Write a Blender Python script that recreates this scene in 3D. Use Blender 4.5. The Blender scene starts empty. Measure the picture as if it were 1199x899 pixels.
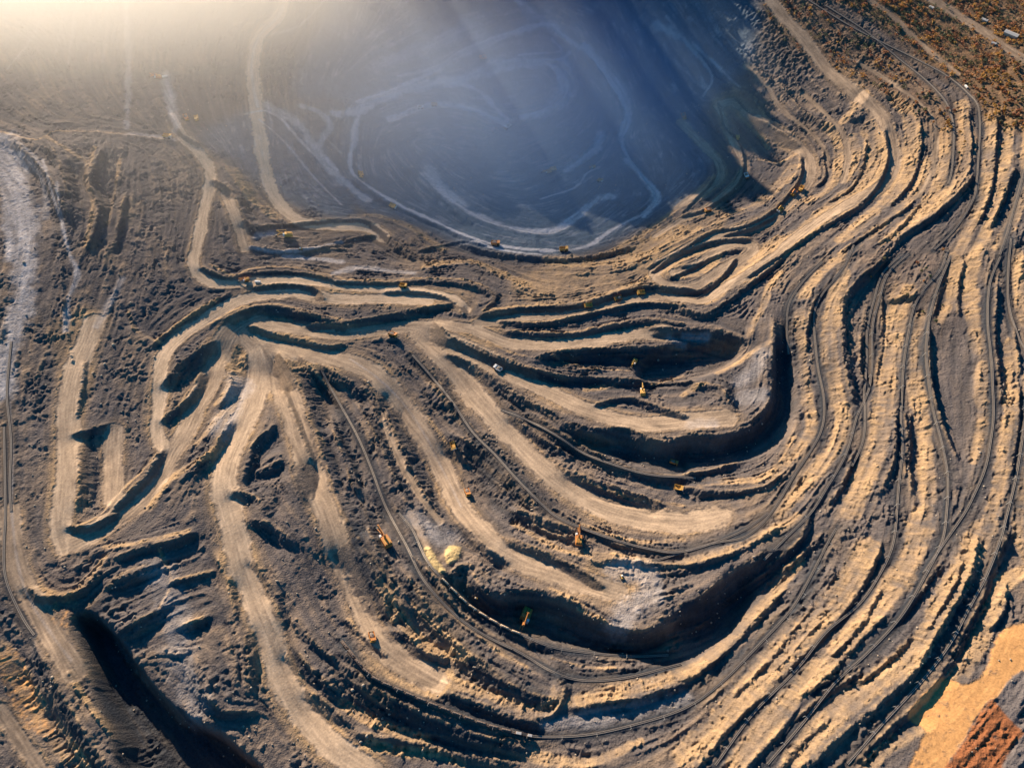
import bpy, bmesh, math, random, time
import numpy as np
from mathutils import Vector, Quaternion
HAZE = 0; HAZE_G = 0.6; SKY_STR = 0.06; SUN_STR = 5; EXPO = 1.22
BANKS = [('dust_haze', (-1040, 1660, 30), (1040, 560, 130), 0.010, (1, .99, .96), .55), ('thin_haze', (-480, 1300, 60), (800, 620, 200), 0.0007, (1, .98, .97), .45), ('pit_haze', (30, 1420, -95), (680, 600, 200), 0.0026, (.42, .66, 1), .22)]
DATA = """
# KIND tile width [extra] : pts in 3x crop coordinates.  tiles a b c / d e f / g h i ; o = full-image px
# ---------------- haul roads
R o 12 0.95 haul_road : 200,137 213,160 233,177 245,197 246,217 239,247 230,290 226,310 236,326 260,333 300,329 350,328 400,334 440,338 480,340 510,346 533,350 545,362
R o 14 1.0 haul_road : 335,-20 328,17 304,43 296,75 297,105 300,130 305,160 307,178 310,193 320,227 337,250 360,262 400,265 433,267 450,278
R o 15 0.95 haul_road : 500,352 450,350 400,350 360,345 333,342 293,348 267,358 233,378 207,397 193,413 187,433 188,467 183,493 185,513 194,526
R o 21 0.55 haul_road : 288,378 270,387 257,413 247,447 230,473 217,507 200,530 190,553 170,577 147,597 115,620 85,636
R o 21 0.8 haul_road : 110,377 102,400 88,433 80,467 79,500 80,533 77,567 74,597 71,620 76,638
R o 25 0.8 haul_road : 305,400 305,440 293,477 277,513 264,547 263,577 270,605 276,630 283,660 297,697 313,733 327,777 347,820 373,857 400,883 436,906
R o 23 0.55 haul_road : 310,410 320,427 333,457 347,497 357,533 367,567 383,600 395,640 407,670 424,710 437,743 460,767 493,787 510,797
R o 22 0.6 haul_road : 300,376 286,383 286,395 300,404 325,408 360,414 400,422 433,433 460,460 480,490 500,517 517,547 533,583 545,602 560,620 580,640 613,660 653,672 687,683 722,692
R o 16 0.6 haul_road : 313,380 350,385 400,391 450,385 500,381 550,384 573,393 600,402 667,403 733,393 777,390
R o 24 0.65 haul_road : 492,390 510,407 533,430 557,463 580,490 607,520 633,547 667,573 700,593 745,606 800,612 840,604
R o 20 0.6 haul_road : 520,398 567,420 600,440 640,457 680,477 720,490 760,497 800,493 850,490
R o 8 0.45 haul_road : 443,472 453,500 463,527 477,557 497,587 515,610
R o 13 0.45 haul_road : 560,378 600,372 667,367 717,355 767,347 800,350 820,353 847,337 883,317 907,300 933,277 973,250 1007,230 1033,217 1047,193 1043,163 1030,133 1000,107 967,80 940,43 917,20 895,-10
R o 12 0.5 haul_road : 843,123 860,119 887,143 917,160 941,178 949,197 943,217 930,230 913,247 897,260 867,270 833,280 800,295 772,312 764,322 780,334 810,336 845,315 880,297 884,289 868,284 845,290 815,312 790,320
R c 20 0.5 haul_road : 115,375 135,400 150,450 190,530 215,590 185,650 125,700 80,740 0,770 -100,830
R c 26 0.5 haul_road : -10,430 60,500 130,580 130,630 60,680 0,720
R a 32 0.6 haul_road : 790,680 815,730 840,800 860,870
R h 22 0.35 haul_road : 240,0 300,120
R g 60 0.35 haul_road : 30,0 40,100 60,200 130,330 190,440 260,560
R d 60 0.6 haul_road : 400,620 395,720 400,850
R g 40 0.35 haul_road : 0,690 60,780 130,880 160,930
R c 34 0.35 haul_road : 870,-5 960,50 1040,100 1120,160 1220,220
R c 20 0.3 haul_road : 640,-10 740,60 830,150 960,260
R c 16 0.3 haul_road : 220,230 290,300 350,390 430,450 480,500 510,560 495,630
R c 16 0.3 haul_road : 420,330 500,400 560,470 580,550 560,640
R c 13 0.3 haul_road : 580,200 700,270 800,340 870,400 890,470 880,590 830,690
# ---------------- pale dusty strips (colour of ground)
W a 100 1.0 : 20,490 60,620 80,760 100,900
W d 100 1.0 : 100,0 85,80 70,180 50,270 20,380 10,480
W a 14 0.9 : 150,560 190,700 220,800 245,900
W a 14 0.7 : 0,470 90,520 160,600
W d 22 1.0 : 250,0 270,70 240,150 230,260
W d 30 0.5 : 430,80 380,170 340,250
W a 14 0.6 : 1000,-20 985,50 910,130 885,220 890,310 905,375
W a 12 0.5 : 1150,-10 1050,90 920,130
W a 24 0.6 : 440,-20 450,200 445,450
W a 12 0.35 : 160,-10 120,120 20,250
W a 12 0.4 : 60,-10 0,90
W a 8 0.3 : 375,-10 375,100 360,220
W a 8 0.3 : 270,30 250,140 240,230
W a 8 0.3 : 230,-10 215,100 190,210
W a 40 0.8 : 580,260 600,360 620,450
W a 30 0.6 : 450,470 540,480 610,490
W b 26 1.0 : -20,400 60,390 150,340 300,300 400,285 500,250 650,222 740,235 775,290 785,340 735,385 640,412
W b 60 0.5 : 780,240 790,300 760,360
W b 14 0.8 : 400,290 480,320 540,380 580,420
W b 22 0.8 : 170,420 280,380 380,370 470,390 570,435
W b 30 0.7 : 300,620 380,700 480,760 600,800 740,812 830,760 900,700 950,690
W b 40 0.45 : 310,590 350,660 430,720
W b 12 0.7 : 600,-5 640,20 695,65
W b 10 0.8 : 520,245 560,230 640,215 760,215 800,190
W b 8 0.7 : 740,140 770,180 690,190 620,200
W b 30 0.4 : 430,80 480,130 500,150
W b 12 0.8 : 60,400 42,500 30,590 70,640 200,720 330,780 450,835 600,870 750,880
W b 12 0.8 : 200,270 330,240 430,180 600,120 720,90 790,140 870,190 940,280 1000,390 980,470 1000,540 1060,620 1115,690 1070,745 960,800 850,870 700,885
W b 26 0.6 : -30,600 60,680 90,700
W b 22 0.7 : 910,470 900,520 850,560 790,600
W b 8 0.7 : 900,590 860,610 820,660 700,700
W a 26 0.7 : 1060,370 1130,400 1160,450 1120,520 1180,600
W a 12 0.6 : 860,400 930,390 990,420 1060,500 1199,640
W a 10 0.5 : 910,420 1000,500 1100,620 1199,720
W a 10 0.5 : 1130,470 1199,540
W b 20 0.5 : 1100,90 1150,110 1190,130
W e 30 0.8 : -30,60 60,40 150,50 250,60
W d 30 0.9 : 1000,0 1100,10 1200,20
W a 30 0.9 : 900,830 960,820
W a 16 0.9 : 880,870 960,885 1060,880 1199,850
W d 90 0.6 : 840,450 820,530 770,600
W g 120 0.4 : 560,210 600,330 620,450 640,580 700,700
W h 90 0.6 : 260,20 320,70 380,90
W h 90 0.6 : 960,200 1060,220 1090,280 1000,340 970,390
W h 60 0.5 : 720,740 850,730 1000,700 1199,650
W e 40 0.5 : 1150,290 1199,320
W f 70 0.5 : 200,440 250,400 270,350
W f 70 0.5 : 200,500 270,480
W f 50 0.5 : 30,590 110,590
W f 30 0.6 : 0,290 80,290
# darker strips
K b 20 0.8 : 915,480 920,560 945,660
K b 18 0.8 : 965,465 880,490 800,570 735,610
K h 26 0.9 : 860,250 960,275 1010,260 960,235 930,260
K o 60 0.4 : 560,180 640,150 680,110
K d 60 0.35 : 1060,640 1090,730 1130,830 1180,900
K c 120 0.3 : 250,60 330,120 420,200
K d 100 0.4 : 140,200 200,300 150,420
# ---------------- sunlit faces (slope down towards the sun)
L o 34 : 650,304 690,308 740,300 790,270
L c 30 : 0,715 60,668 105,620
L b 34 : 880,915 980,865 1100,795 1199,715
L c 26 : -60,860 0,835 60,800
L c 60 : 150,760 270,712 330,655 385,590
L c 40 : 440,705 510,665 550,585 545,500 500,440
L c 30 : 570,640 605,560 595,480
L c 95 : 340,880 450,790 560,705 640,635 675,550 670,450
L f 50 : 0,70 60,60 120,0
L f 62 : 0,150 90,155 150,90 240,20 330,-60
L c 60 : 560,840 640,770 725,690 785,600 805,500 790,400 730,340
L c 34 : 560,890 660,820 760,735 830,655 862,560
L c 34 : 700,850 800,765 880,675 915,580 922,460
L c 44 : 800,790 905,700 980,600 990,480 975,360
L c 42 : 950,900 985,850 1035,740 1062,640 1075,560 1085,400
L c 42 : 1020,900 1070,800 1110,690 1130,560 1150,420
L c 36 : 1110,870 1170,740 1205,600 1210,450
L c 40 : 560,430 600,380 640,330
L f 26 : 230,280 250,230 280,180 300,110 340,60
L f 50 : 420,140 470,70 540,10
L f 44 : 405,200 412,300 420,400 430,470 440,540 455,590 430,640 390,690 330,750 250,790
L f 62 : 560,60 545,120 520,230 510,330 530,420 545,500 562,560 540,660 480,740 400,830 340,900
L f 82 : 775,120 745,200 735,300 722,400 710,500 692,580 680,660 650,740 620,820 590,900
L f 56 : 850,200 825,250 818,330 820,450 835,560 850,640 850,750 865,850
L f 40 : 950,0 945,80 940,150 900,230
L f 50 : 1015,0 1005,80 1010,150 1020,230 1040,330
L f 36 : 1060,380 1045,480 1055,560 1040,650 1020,720
L f 46 : 1150,300 1155,400 1150,500 1140,600 1120,700 1110,800 1075,910
L f 40 : 1175,-20 1178,60 1185,150 1205,230
L f 50 : 1215,420 1220,600 1200,800 1180,900
L i 42 : 400,10 310,60 200,112 100,150 0,175
L i 52 : -10,570 80,520 180,430 240,360 290,320 350,240 410,170
L i 100 : 0,850 100,780 200,650 330,510 430,420 520,330 590,230 645,120
L i 80 : 180,890 300,740 400,620 500,540 620,400 720,290 795,180 822,80 840,0
L i 85 : 380,870 480,760 600,650 720,560 830,470 900,350 960,240 1010,150 1065,40
L i 55 : 640,890 750,800 860,745
L i 65 : 930,600 1000,530 1050,430 1090,320 1130,240 1199,205
L i 50 : 1180,0 1190,100 1220,170
L e 20 : 500,190 620,175 740,170 860,150 960,122 1060,80 1160,5
L e 10 : 560,225 700,232 830,208 960,178 1060,162 1199,170
L e 10 : 600,262 700,266 820,266 940,240 1080,216 1199,232
L e 10 : 740,352 850,392 1010,402
L e 12 : 1090,450 1199,420
L e 60 : 300,30 450,20 560,60 650,100
L e 14 : 840,785 940,825 1040,855 1199,875
L e 30 : 860,470 920,460
L f 22 : 120,410 200,370 260,325 300,305
L f 10 : 0,765 100,748 200,720
L f 38 : 60,800 180,790 280,780 345,740 400,640
L f 26 : 0,490 40,460 80,445
L h 24 : 600,35 700,95 780,135 870,150
L h 20 : 840,40 950,82 1060,102 1199,95
L h 20 : 950,145 1080,168 1199,185
L h 40 : 130,250 165,300 185,370
L h 46 : 210,370 260,430 330,485 430,500
L h 44 : 60,490 130,555 200,605 280,632 345,620 375,570
L h 50 : 400,600 480,625 560,655 640,690 710,700 755,650 765,590
L h 54 : 790,660 900,645 1000,622 1100,592 1199,562
L h 36 : 0,670 80,720 180,765 300,800
L h 36 : 90,815 200,835 330,845 420,880
L h 12 : 740,470 850,490 990,502
L h 10 : 740,512 850,540 960,546
L h 50 : 680,860 760,870 860,880
L h 30 : 850,880 950,850 1050,800
L h 14 : 830,340 920,380 950,400
L h 12 : 730,265 800,300 860,330
L g 70 : 0,480 60,560 110,640 170,740 240,830 300,900
L g 20 : 240,560 300,660 380,745 460,825 530,900
L g 30 : 120,265 200,285 270,270 330,210 365,160
L g 30 : 290,345 350,285 420,225 520,192
L g 24 : 370,120 450,112 550,92 660,65
L g 14 : 280,45 340,20 400,-5
L g 12 : 610,240 700,215 740,205
L g 14 : 650,392 710,368
L d 16 : 550,290 640,230 760,155
L d 12 : 740,235 840,182 960,168 1100,198 1199,222
L d 24 : 855,345 830,420 790,480 760,520
L d 30 : 780,550 740,600 690,660
L d 40 : 760,680 660,740 580,800 530,880
L d 16 : 545,700 480,770 420,830 360,900
L d 14 : 450,190 480,260 560,300
L d 14 : 740,30 820,65 900,40 1050,42 1199,75
L a 14 : 0,462 130,490 200,462 400,468 600,492
L a 20 : 160,480 260,540 330,590
L a 50 : 820,600 880,680 960,760
L e 12 : 0,80 150,85 300,78 430,85 520,112
L b 50 : 40,760 130,760 250,800 350,870
# ---------------- dark faces: crest line, width = face + cast shadow
D o 9 : 545,288 580,297 620,302 660,304 700,300 740,290
D c 18 : 120,370 140,450 195,510 212,590 180,660 80,735 0,760
D c 14 : 105,590 100,640 0,745
D c 22 : 412,560 412,620 370,685 300,755 200,802 100,815 0,880 -120,940
D c 12 : 492,540 500,620 470,655
D c 15 : 640,500 630,580 590,660 520,705
D c 22 : 705,470 715,560 680,655 600,735 480,805 350,892 230,970
D c 18 : 700,850 760,800 830,720
D c 15 : 830,430 835,530 800,640 730,720
D c 18 : 1000,400 1010,500 1005,600
D c 30 : 1012,620 960,685 860,772 760,835 705,900
D c 22 : 1100,420 1095,540 1080,660 1040,780
D c 30 : 1160,600 1120,700 1080,790
D f 30 : 0,190 80,207 165,150 245,90 340,15
D f 26 : 0,115 60,125 130,80 180,15
D f 20 : 0,40 60,30 
D f 70 : -80,255 0,262 100,262 170,285
D f 90 : 315,260 312,420 300,520 240,590
D f 50 : 60,455 130,465 160,510
D f 100 : 0,632 120,637 220,608
D f 34 : 0,770 100,752 200,728
D f 36 : 0,815 150,832 280,812 340,770
D f 60 : 690,20 620,80 560,150
D f 50 : 555,150 560,250 570,400 590,490
D f 26 : 625,280 620,400 640,440
D f 30 : 595,700 570,780 520,860
D f 28 : 860,270 865,350 870,430 882,500 902,570 930,640 960,700
D f 20 : 985,20 962,120 965,200
D f 40 : 740,150 800,140
D f 22 : 760,470 745,600 740,720 700,820
D f 40 : 780,560 790,660 780,760
D f 30 : 1100,120 1095,250 1105,400 1115,500
D f 26 : 1165,260 1170,330 1180,400
D f 20 : 1180,480 1175,620 1150,760
D i 60 : 300,70 200,130 60,180 0,185
D i 190 : 20,312 60,300 150,230 270,150 300,140
D i 36 : -10,590 80,545 180,455 250,380 330,300
D i 40 : 300,190 400,110 440,30
D i 30 : 330,220 420,150 480,80
D i 26 : 60,880 150,770 240,680 300,640
D i 30 : 340,580 420,500 520,400 600,300 660,200 690,120
D i 24 : 420,640 520,560 600,470 700,370
D i 26 : 480,600 560,570
D i 30 : 400,720 500,640 620,560
D i 30 : 770,370 850,260 900,190
D i 26 : 620,600 720,520 800,440
D i 50 : 470,860 580,760 700,660 780,590 860,470 930,350 1000,230 1030,100
D i 50 : 800,690 900,580 980,430 1050,300 1090,180 1140,80
D i 50 : 620,860 700,780 790,700
D i 30 : 1130,260 1130,340 1080,400
D e 22 : -20,92 150,97 300,90 420,100 500,120 540,150 500,190
D e 22 : 160,127 250,127 350,142 400,172 420,195
D e 44 : -100,240 0,235 130,215 260,190 375,170
D e 40 : 500,205 620,185 760,180 860,165 960,135 1060,112 1199,118
D e 30 : 570,230 700,240 830,215 960,186 1060,170 1199,178
D e 32 : 590,268 700,275 820,275 940,250 1080,226 1199,242
D e 80 : 720,345 800,335 900,330 1050,330 1199,335
D e 46 : 350,255 380,285 450,312 560,362 660,398 760,422 900,432 1080,440 1199,440
D e 34 : 390,350 480,392 560,452 640,505 740,555 800,600
D e 54 : 700,575 760,622 850,672 960,732 1080,772 1199,785
D e 90 : 790,590 900,612 1000,612 1120,662 1199,640
D e 30 : 900,520 1000,500 1100,530 1199,560
D e 56 : 820,765 950,815 1100,862
D e 90 : 420,645 520,700 600,780 670,870
D e 30 : 610,570 700,640 760,680
D e 50 : -40,400 0,425 80,475 130,560
D e 42 : 165,560 200,640 250,750 300,850
D e 40 : -30,600 10,700 40,800
D e 22 : 60,520 130,640 180,760 230,860
D h 100 : 20,20 60,100 130,200 200,300
D h 66 : 230,230 300,330 380,430 450,510 560,590 680,645 735,655
D h 36 : 390,230 450,330 560,405 640,445 720,475
D h 115 : 390,210 450,190 520,290 640,280 720,290 850,335 920,385
D h 110 : 930,405 1050,425 1130,370 1190,330
D h 40 : 190,420 240,440 290,490 360,510
D h 26 : 765,590 785,640 745,710 690,725
D h 50 : 830,690 950,665 1060,652 1199,605
D h 40 : 20,500 150,600 280,660 400,710 520,755 640,785
D h 120 : 60,575 160,650 300,715 450,775 600,815
D h 50 : 80,780 250,810 420,850 600,880
D h 50 : 380,640 480,670 600,720 680,740
D h 56 : 620,0 720,30 800,60
D h 24 : 860,60 980,112 1100,132 1199,142
D h 30 : 900,172 1000,172 1199,205
D h 40 : 600,100 700,140 800,185 900,245
D h 50 : 440,60 500,120 560,160
D h 34 : 100,60 150,170 200,260
D g 100 : 150,520 200,620 250,700 330,830 380,900
D g 40 : 110,270 150,300 270,285 340,220
D g 90 : 410,235 520,192
D g 56 : 430,150 500,125 600,105 665,80
D g 44 : 255,50 320,50 400,10
D g 34 : 610,245 700,222 740,210
D g 60 : 650,395 712,372
D g 80 : 440,410 545,355
D g 40 : 685,560 720,640 780,700 885,700
D g 30 : 868,440 880,520 880,600
D g 50 : 900,30 960,50 1010,90
D g 18 : 770,180 810,270 830,350
D g 20 : 600,500 640,500
D g 60 : 1050,500 1100,560 1199,640
D g 50 : 1100,640 1199,720
D d 20 : 715,45 800,78 900,60 1050,60 1199,92
D d 24 : 540,312 600,262 700,192 800,135
D d 28 : 900,112 1000,102 1100,112 1132,138
D d 52 : 810,215 900,182 1000,187 1100,215 1199,237
D d 34 : 890,250 960,272 1050,292 1150,317 1199,312
D d 80 : 590,430 640,380 720,320
D d 40 : 580,570 640,525 680,485 700,430
D d 36 : 800,400 820,460 780,520
D d 50 : 700,740 760,670 800,600
D d 42 : 560,700 520,770 460,830 400,890
D d 12 : 300,380 290,470 275,560
D d 50 : 280,620 350,600
D d 50 : 280,700 290,800 280,860
D d 56 : 945,610 890,670 860,760
D d 80 : 930,745 1000,720 1035,780
D d 50 : 840,830 900,850 920,890
D d 50 : 1000,370 1060,470 1100,560
D d 40 : 1100,600 1140,700 1170,800
D a 26 : 760,640 820,680 870,780 895,810
D a 24 : 880,802 1000,792 1199,772
D a 24 : 890,870 1000,885 1150,870
D a 16 : 600,410 640,470 700,510
D a 40 : 60,500 110,560 180,640 230,740
D b 24 : -20,850 40,840 110,830
D b 20 : 0,775 90,780 160,830 240,900
D b 14 : 40,640 200,735 350,800 460,850
D b 12 : 300,280 430,200 600,135 720,105
D b 12 : 860,200 930,290 985,400 965,470
D b 14 : 985,520 1050,620 1095,690 1050,740
# ---------------- berms (ridges) width height
B f 14 3 : 862,262 858,350 866,430 880,505 905,580
B h 12 3 : 340,255 400,330 470,390 550,450 640,505
B g 14 4 : 240,560 300,660 380,745 460,825
B g 30 7 : 395,450 470,550 560,655 640,735 760,775
B e 8 2.5 : 350,250 400,295 500,345 620,390 740,415 900,430
B e 8 2 : 715,345 850,395 1020,407
B d 14 3 : 215,0 225,200 255,370
# ---------------- railway tracks
T f 1 : 600,-40 560,50 490,130 460,200 465,300 475,400 495,500 490,600 450,680 390,770 310,900 220,985 100,1010 -100,1070
T f 1 : 490,20 420,90 370,170 365,250 370,350
T f 1 : 790,-5 720,60 690,150 665,250 665,380 650,480 610,560 590,640 560,720 500,820 450,900 370,980 280,1070
T f 1 : 770,-5 700,60 672,150 648,250 645,380 635,480 640,560 630,660 590,740
T f 1 : 930,-20 900,60 850,110 810,180 790,280 775,380 770,480 765,580 770,680 760,780 750,900 740,1000 700,1100 620,1220 500,1320 400,1450 250,1600 110,1790
T f 1 : 940,0 890,120 862,230 850,330 860,450 882,560 910,660 930,780 925,900 910,1000 850,1120 760,1270 640,1400 530,1500 420,1640 290,1790
T f 1 : 1115,0 1080,80 1070,150 1070,250 1080,350 1085,450 1090,550 1080,650 1060,750 1020,840 990,900 900,1030 840,1120
T f 1 : 1150,-60 1140,100 1150,200 1180,290 1210,340
T f 1 : 1210,500 1192,650 1170,780 1140,900 1110,1000 1060,1130 1000,1240 930,1370 830,1500 700,1640 570,1790
T c 1 : 500,20 640,110 760,210 860,290 930,370 950,450 945,600 930,650
T c 1 : 430,-5 600,100 800,200 930,270 1010,340 1042,400 1032,640 1020,700 960,800 880,880
T c 1 : 1199,600 1150,780 1110,900
T h 1 : 0,450 100,570 200,622 340,682 500,742 620,775 700,787 850,782 1000,752 1199,690 1330,600 1460,470 1580,340 1650,220 1700,120 1740,50
T e 1 : -70,400 -40,460 0,530 60,640 110,760 155,880 230,1020 290,1140 400,1260 500,1330 640,1400 740,1460 850,1490 1000,1480 1199,1430
T h 1 : 200,0 250,60 300,170 380,260 450,330 560,400 650,440 760,480 980,505 1150,500
T e 1 : 250,350 330,440 400,530 460,620 540,700 620,790 700,870 760,920 850,960 960,1000 1080,1030 1199,1040 1400,970 1500,900
T e 1 : 560,540 640,570 700,600 780,650 860,700 980,745 1100,775 1250,780
T g 1 : 15,-300 20,0 15,100 20,230 80,370 120,430
T d 1 : 40,300 30,400 25,500 40,650 35,800 40,900
# ---------------- polygons
P g -42 50 : 265,365 330,375 395,440 470,545 560,655 640,725 750,775 840,850 900,940 500,940 400,760 350,640 310,510
P f -14 40 : 10,310 60,320 180,300 190,360 110,400 20,430 -80,440 -160,410 -80,330
P h -16 60 : 400,250 520,300 640,300 760,330 900,400 1050,440 1180,400 1250,330 1400,200 1450,260 1380,420 1200,530 1000,500 780,460 640,420 480,350
P f -10 50 : 330,330 385,380 390,560 340,650 200,720 60,740 0,730 0,660 220,640 300,560
P e -8 40 : 820,640 1000,650 1199,700 1199,770 1000,720
# lumps
M g 4 1 : 680,550 790,570 890,690 1000,780 1120,870 1050,940 850,900 740,760
M g 4 1 : 380,300 470,310 550,370 540,420 400,420 350,370
M g 4 1 : 370,440 440,470 560,640 720,730 860,780 820,830 700,760 540,670 400,520
M g 2.4 1 : 960,160 1040,160 1080,400 1199,480 1199,700 1100,640 1050,500 1000,300
M h 4 1 : 420,140 520,160 600,280 560,320 470,280 400,220
M h 3.5 1 : 1020,340 1060,310 1199,320 1260,350 1199,390 1060,390
M h 3 1 : 1140,220 1250,260 1300,350 1199,300
M h 3 .8 : 400,560 600,640 700,680 560,640
M d 2.4 1 : 590,340 720,300 700,440 640,520 590,530
M d 3 1 : 640,640 800,560 820,620 740,760 640,800
M d 3 1 : 1000,360 1110,360 1199,560 1199,800 1100,620 1060,560
M d 2.2 .8 : 270,600 340,600 350,880 270,880
M d 2 .8 : 330,330 430,290 540,350 520,560 400,590 290,560
M d 1.3 .6 : 50,450 200,450 190,900 50,900
M e 3 .7 : 0,160 130,160 350,170 250,200 30,220
M e 3 .8 : 150,310 260,350 430,560 560,640 700,740 600,760 430,640 300,480
M e 3 .8 : 20,420 130,500 250,760 360,900 250,900 100,600
M e 3 .8 : 840,600 1000,610 1150,640 1150,700 950,640
M e 3 .8 : 700,680 830,700 820,780 720,740
M f 3 .7 : 380,150 440,160 440,500 400,560 380,400
M f 3 .6 : 570,100 650,100 640,480 580,480
M f 3 .8 : 700,600 760,600 780,900 680,900
M i 3 .8 : 480,60 640,20 640,120 520,240 470,260
M i 3 .8 : 400,300 530,300 380,500 300,540
M i 2.5 .8 : 540,480 640,440 660,560 540,620 460,700
M i 3 .8 : 880,380 960,300 1060,60 1140,40 1060,260 960,440 870,500
M c 3 .6 : 100,20 350,60 560,250 700,380 760,480 620,450 420,330 250,330 150,150
M c 2.5 .6 : 230,360 400,470 380,520 260,500
M i 3 .7 : 480,830 640,700 780,620 760,700 640,800 560,890
M g 2.6 .8 : 0,330 140,470 120,560 0,480
M a 2 .5 : 780,400 850,470 880,620 960,760 1199,880 1199,760 1000,620 930,450
V c 1 : 430,-30 560,10 720,110 860,230 960,290 1040,360 1070,420 1300,440 1300,-40
V c 0.55 : 250,-30 430,-30 600,80 860,280 960,400 1000,600 900,480 700,330 520,260 330,120
V g 0.35 : 100,240 290,250 270,380 200,380
V f 0.2 : 600,-10 800,-10 1000,-10 960,240 880,300
O i 1 : 880,605 920,580 1000,603 1060,565 1130,410 1260,395 1260,540 1160,600 1110,650 1050,700 990,800 930,920 790,920 850,770 790,710
O g 0.24 : 180,310 270,300 260,400 190,400
O g 0.35 : -10,480 60,480 130,640 200,760 100,760 -10,560
U i 1 : 1100,655 1210,770 1180,920 930,920 990,800 1050,700
N i 1 : 1210,560 1110,650 1170,740 1260,800
N i 1 : 1260,760 1199,780 1120,920 1260,920
Y h 1 : 290,120 320,130 340,170 370,205 350,215 310,180
Y h 1 : 370,120 400,115 422,130 410,165 380,185 365,160
G f 1 : 910,235 1000,235 1030,400 1020,560 1000,680 980,800 950,820 930,680 900,560 900,400
G f 0.8 : 320,260 390,400 395,560 340,660 200,740 0,760 -200,740 0,640 240,600 310,520
G i 0.6 : 0,320 270,160 440,30 480,60 300,300 100,480 0,540
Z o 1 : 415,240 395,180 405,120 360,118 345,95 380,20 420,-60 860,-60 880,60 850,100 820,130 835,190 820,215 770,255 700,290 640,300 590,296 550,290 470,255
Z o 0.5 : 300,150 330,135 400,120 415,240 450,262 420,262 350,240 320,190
H o 1 1 : 275,385 300,378 345,405 350,440 356,500 348,520 332,480 318,450 306,480 285,530 262,560 255,600 245,590 262,520 275,470 278,420
H o 0.6 1 : 480,378 580,380 590,400 560,420 520,420 490,400
H o 0.7 1 : 600,330 650,310 740,300 800,270 840,240 850,260 800,310 760,335 680,350 620,355
H o 0.5 1 : 380,340 540,335 560,350 540,362 400,360
H o 0.5 1 : 60,380 110,360 115,430 100,500 100,620 60,640 55,560 70,460
H o 0.5 1 : 250,640 300,640 330,740 370,820 440,880 440,900 380,899 320,830 300,760
H o 0.5 1 : 690,650 750,660 770,700 730,720 700,710
W b 8 0.9 : 430,860 470,850 530,870 600,885 700,895
W b 14 0.8 : 60,360 180,320 330,250 440,190 560,140 680,95
W b 18 0.6 : 850,160 930,250 1000,350 1010,430
W b 40 0.35 : 120,240 250,180 380,130 480,110
W b 16 0.7 : 1000,560 1070,640 1100,700 1060,760
W b 30 0.5 : 640,20 700,70 760,110
W a 40 0.5 : 940,370 1050,440 1130,560 1199,640
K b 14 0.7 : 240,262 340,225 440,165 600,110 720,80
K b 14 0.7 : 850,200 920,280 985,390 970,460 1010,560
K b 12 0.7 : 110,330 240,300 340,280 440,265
L b 22 : 300,640 400,715 500,775 620,810 740,822 840,770 910,705
L b 14 : 170,430 280,388 380,378 470,398 560,440
L b 16 : 650,400 735,380 780,335 770,285 735,240
D b 16 : 440,190 600,140 720,110 780,150
D b 16 : 100,360 200,330 320,305 400,295 500,262
D b 12 : 700,610 800,575 880,500 920,475
D b 14 : 280,880 420,850 500,862
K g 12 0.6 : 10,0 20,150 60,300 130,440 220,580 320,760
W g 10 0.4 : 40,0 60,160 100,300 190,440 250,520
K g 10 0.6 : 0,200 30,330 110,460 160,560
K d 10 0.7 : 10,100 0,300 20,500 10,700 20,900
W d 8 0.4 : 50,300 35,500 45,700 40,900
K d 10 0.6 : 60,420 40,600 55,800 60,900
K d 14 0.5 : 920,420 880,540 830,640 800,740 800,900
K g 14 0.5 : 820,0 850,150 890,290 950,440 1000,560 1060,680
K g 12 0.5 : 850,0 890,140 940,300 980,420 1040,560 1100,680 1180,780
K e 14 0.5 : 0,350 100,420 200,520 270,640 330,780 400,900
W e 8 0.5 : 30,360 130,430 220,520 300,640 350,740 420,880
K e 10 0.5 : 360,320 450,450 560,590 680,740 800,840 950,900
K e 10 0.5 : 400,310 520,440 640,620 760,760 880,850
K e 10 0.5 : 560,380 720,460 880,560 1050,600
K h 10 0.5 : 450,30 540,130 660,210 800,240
L h 16 : 480,430 560,490 650,540
D h 20 : 250,160 330,240 390,330
D h 22 : 640,30 740,80 840,110
L e 10 : 880,850 1000,880 1150,890
D e 20 : 240,340 330,430 420,560 520,690
L e 12 : 300,420 370,520 450,640
D e 20 : 80,440 130,520 170,620
D f 20 : 480,120 440,220 430,330
D f 16 : 700,150 700,300 680,420
D f 24 : 800,560 790,680 800,820
D f 18 : 930,20 900,120 880,200
D i 22 : 180,640 300,520 400,400
D i 20 : 520,500 620,400 690,280
D i 24 : 240,880 330,780 400,690
D i 20 : 860,400 930,290 980,180
D i 20 : 340,900 430,800 520,720
D c 16 : 240,340 300,420 380,480
D c 16 : 340,300 430,400 520,450
D c 16 : 600,250 700,330 770,400
D c 14 : 700,200 800,280 880,360 920,430
D c 18 : 560,880 680,800 800,720
L c 20 : 270,560 340,570 400,540
M c 2.4 .6 : 420,60 700,200 860,330 900,420 800,380 640,250 480,160
L a 26 : 330,520 300,620 330,720 300,860
L a 16 : 420,560 400,680 380,780
D a 30 : 350,540 320,640 350,740 320,860
D a 26 : 180,520 220,600 250,700
D a 20 : 440,700 420,800 400,880
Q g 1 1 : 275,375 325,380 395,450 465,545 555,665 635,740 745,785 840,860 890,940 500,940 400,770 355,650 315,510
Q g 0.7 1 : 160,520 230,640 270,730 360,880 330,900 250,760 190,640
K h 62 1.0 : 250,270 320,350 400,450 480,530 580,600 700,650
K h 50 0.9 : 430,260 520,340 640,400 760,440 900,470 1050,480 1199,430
K h 80 0.9 : 60,600 170,690 320,760 460,810 600,850
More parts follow.
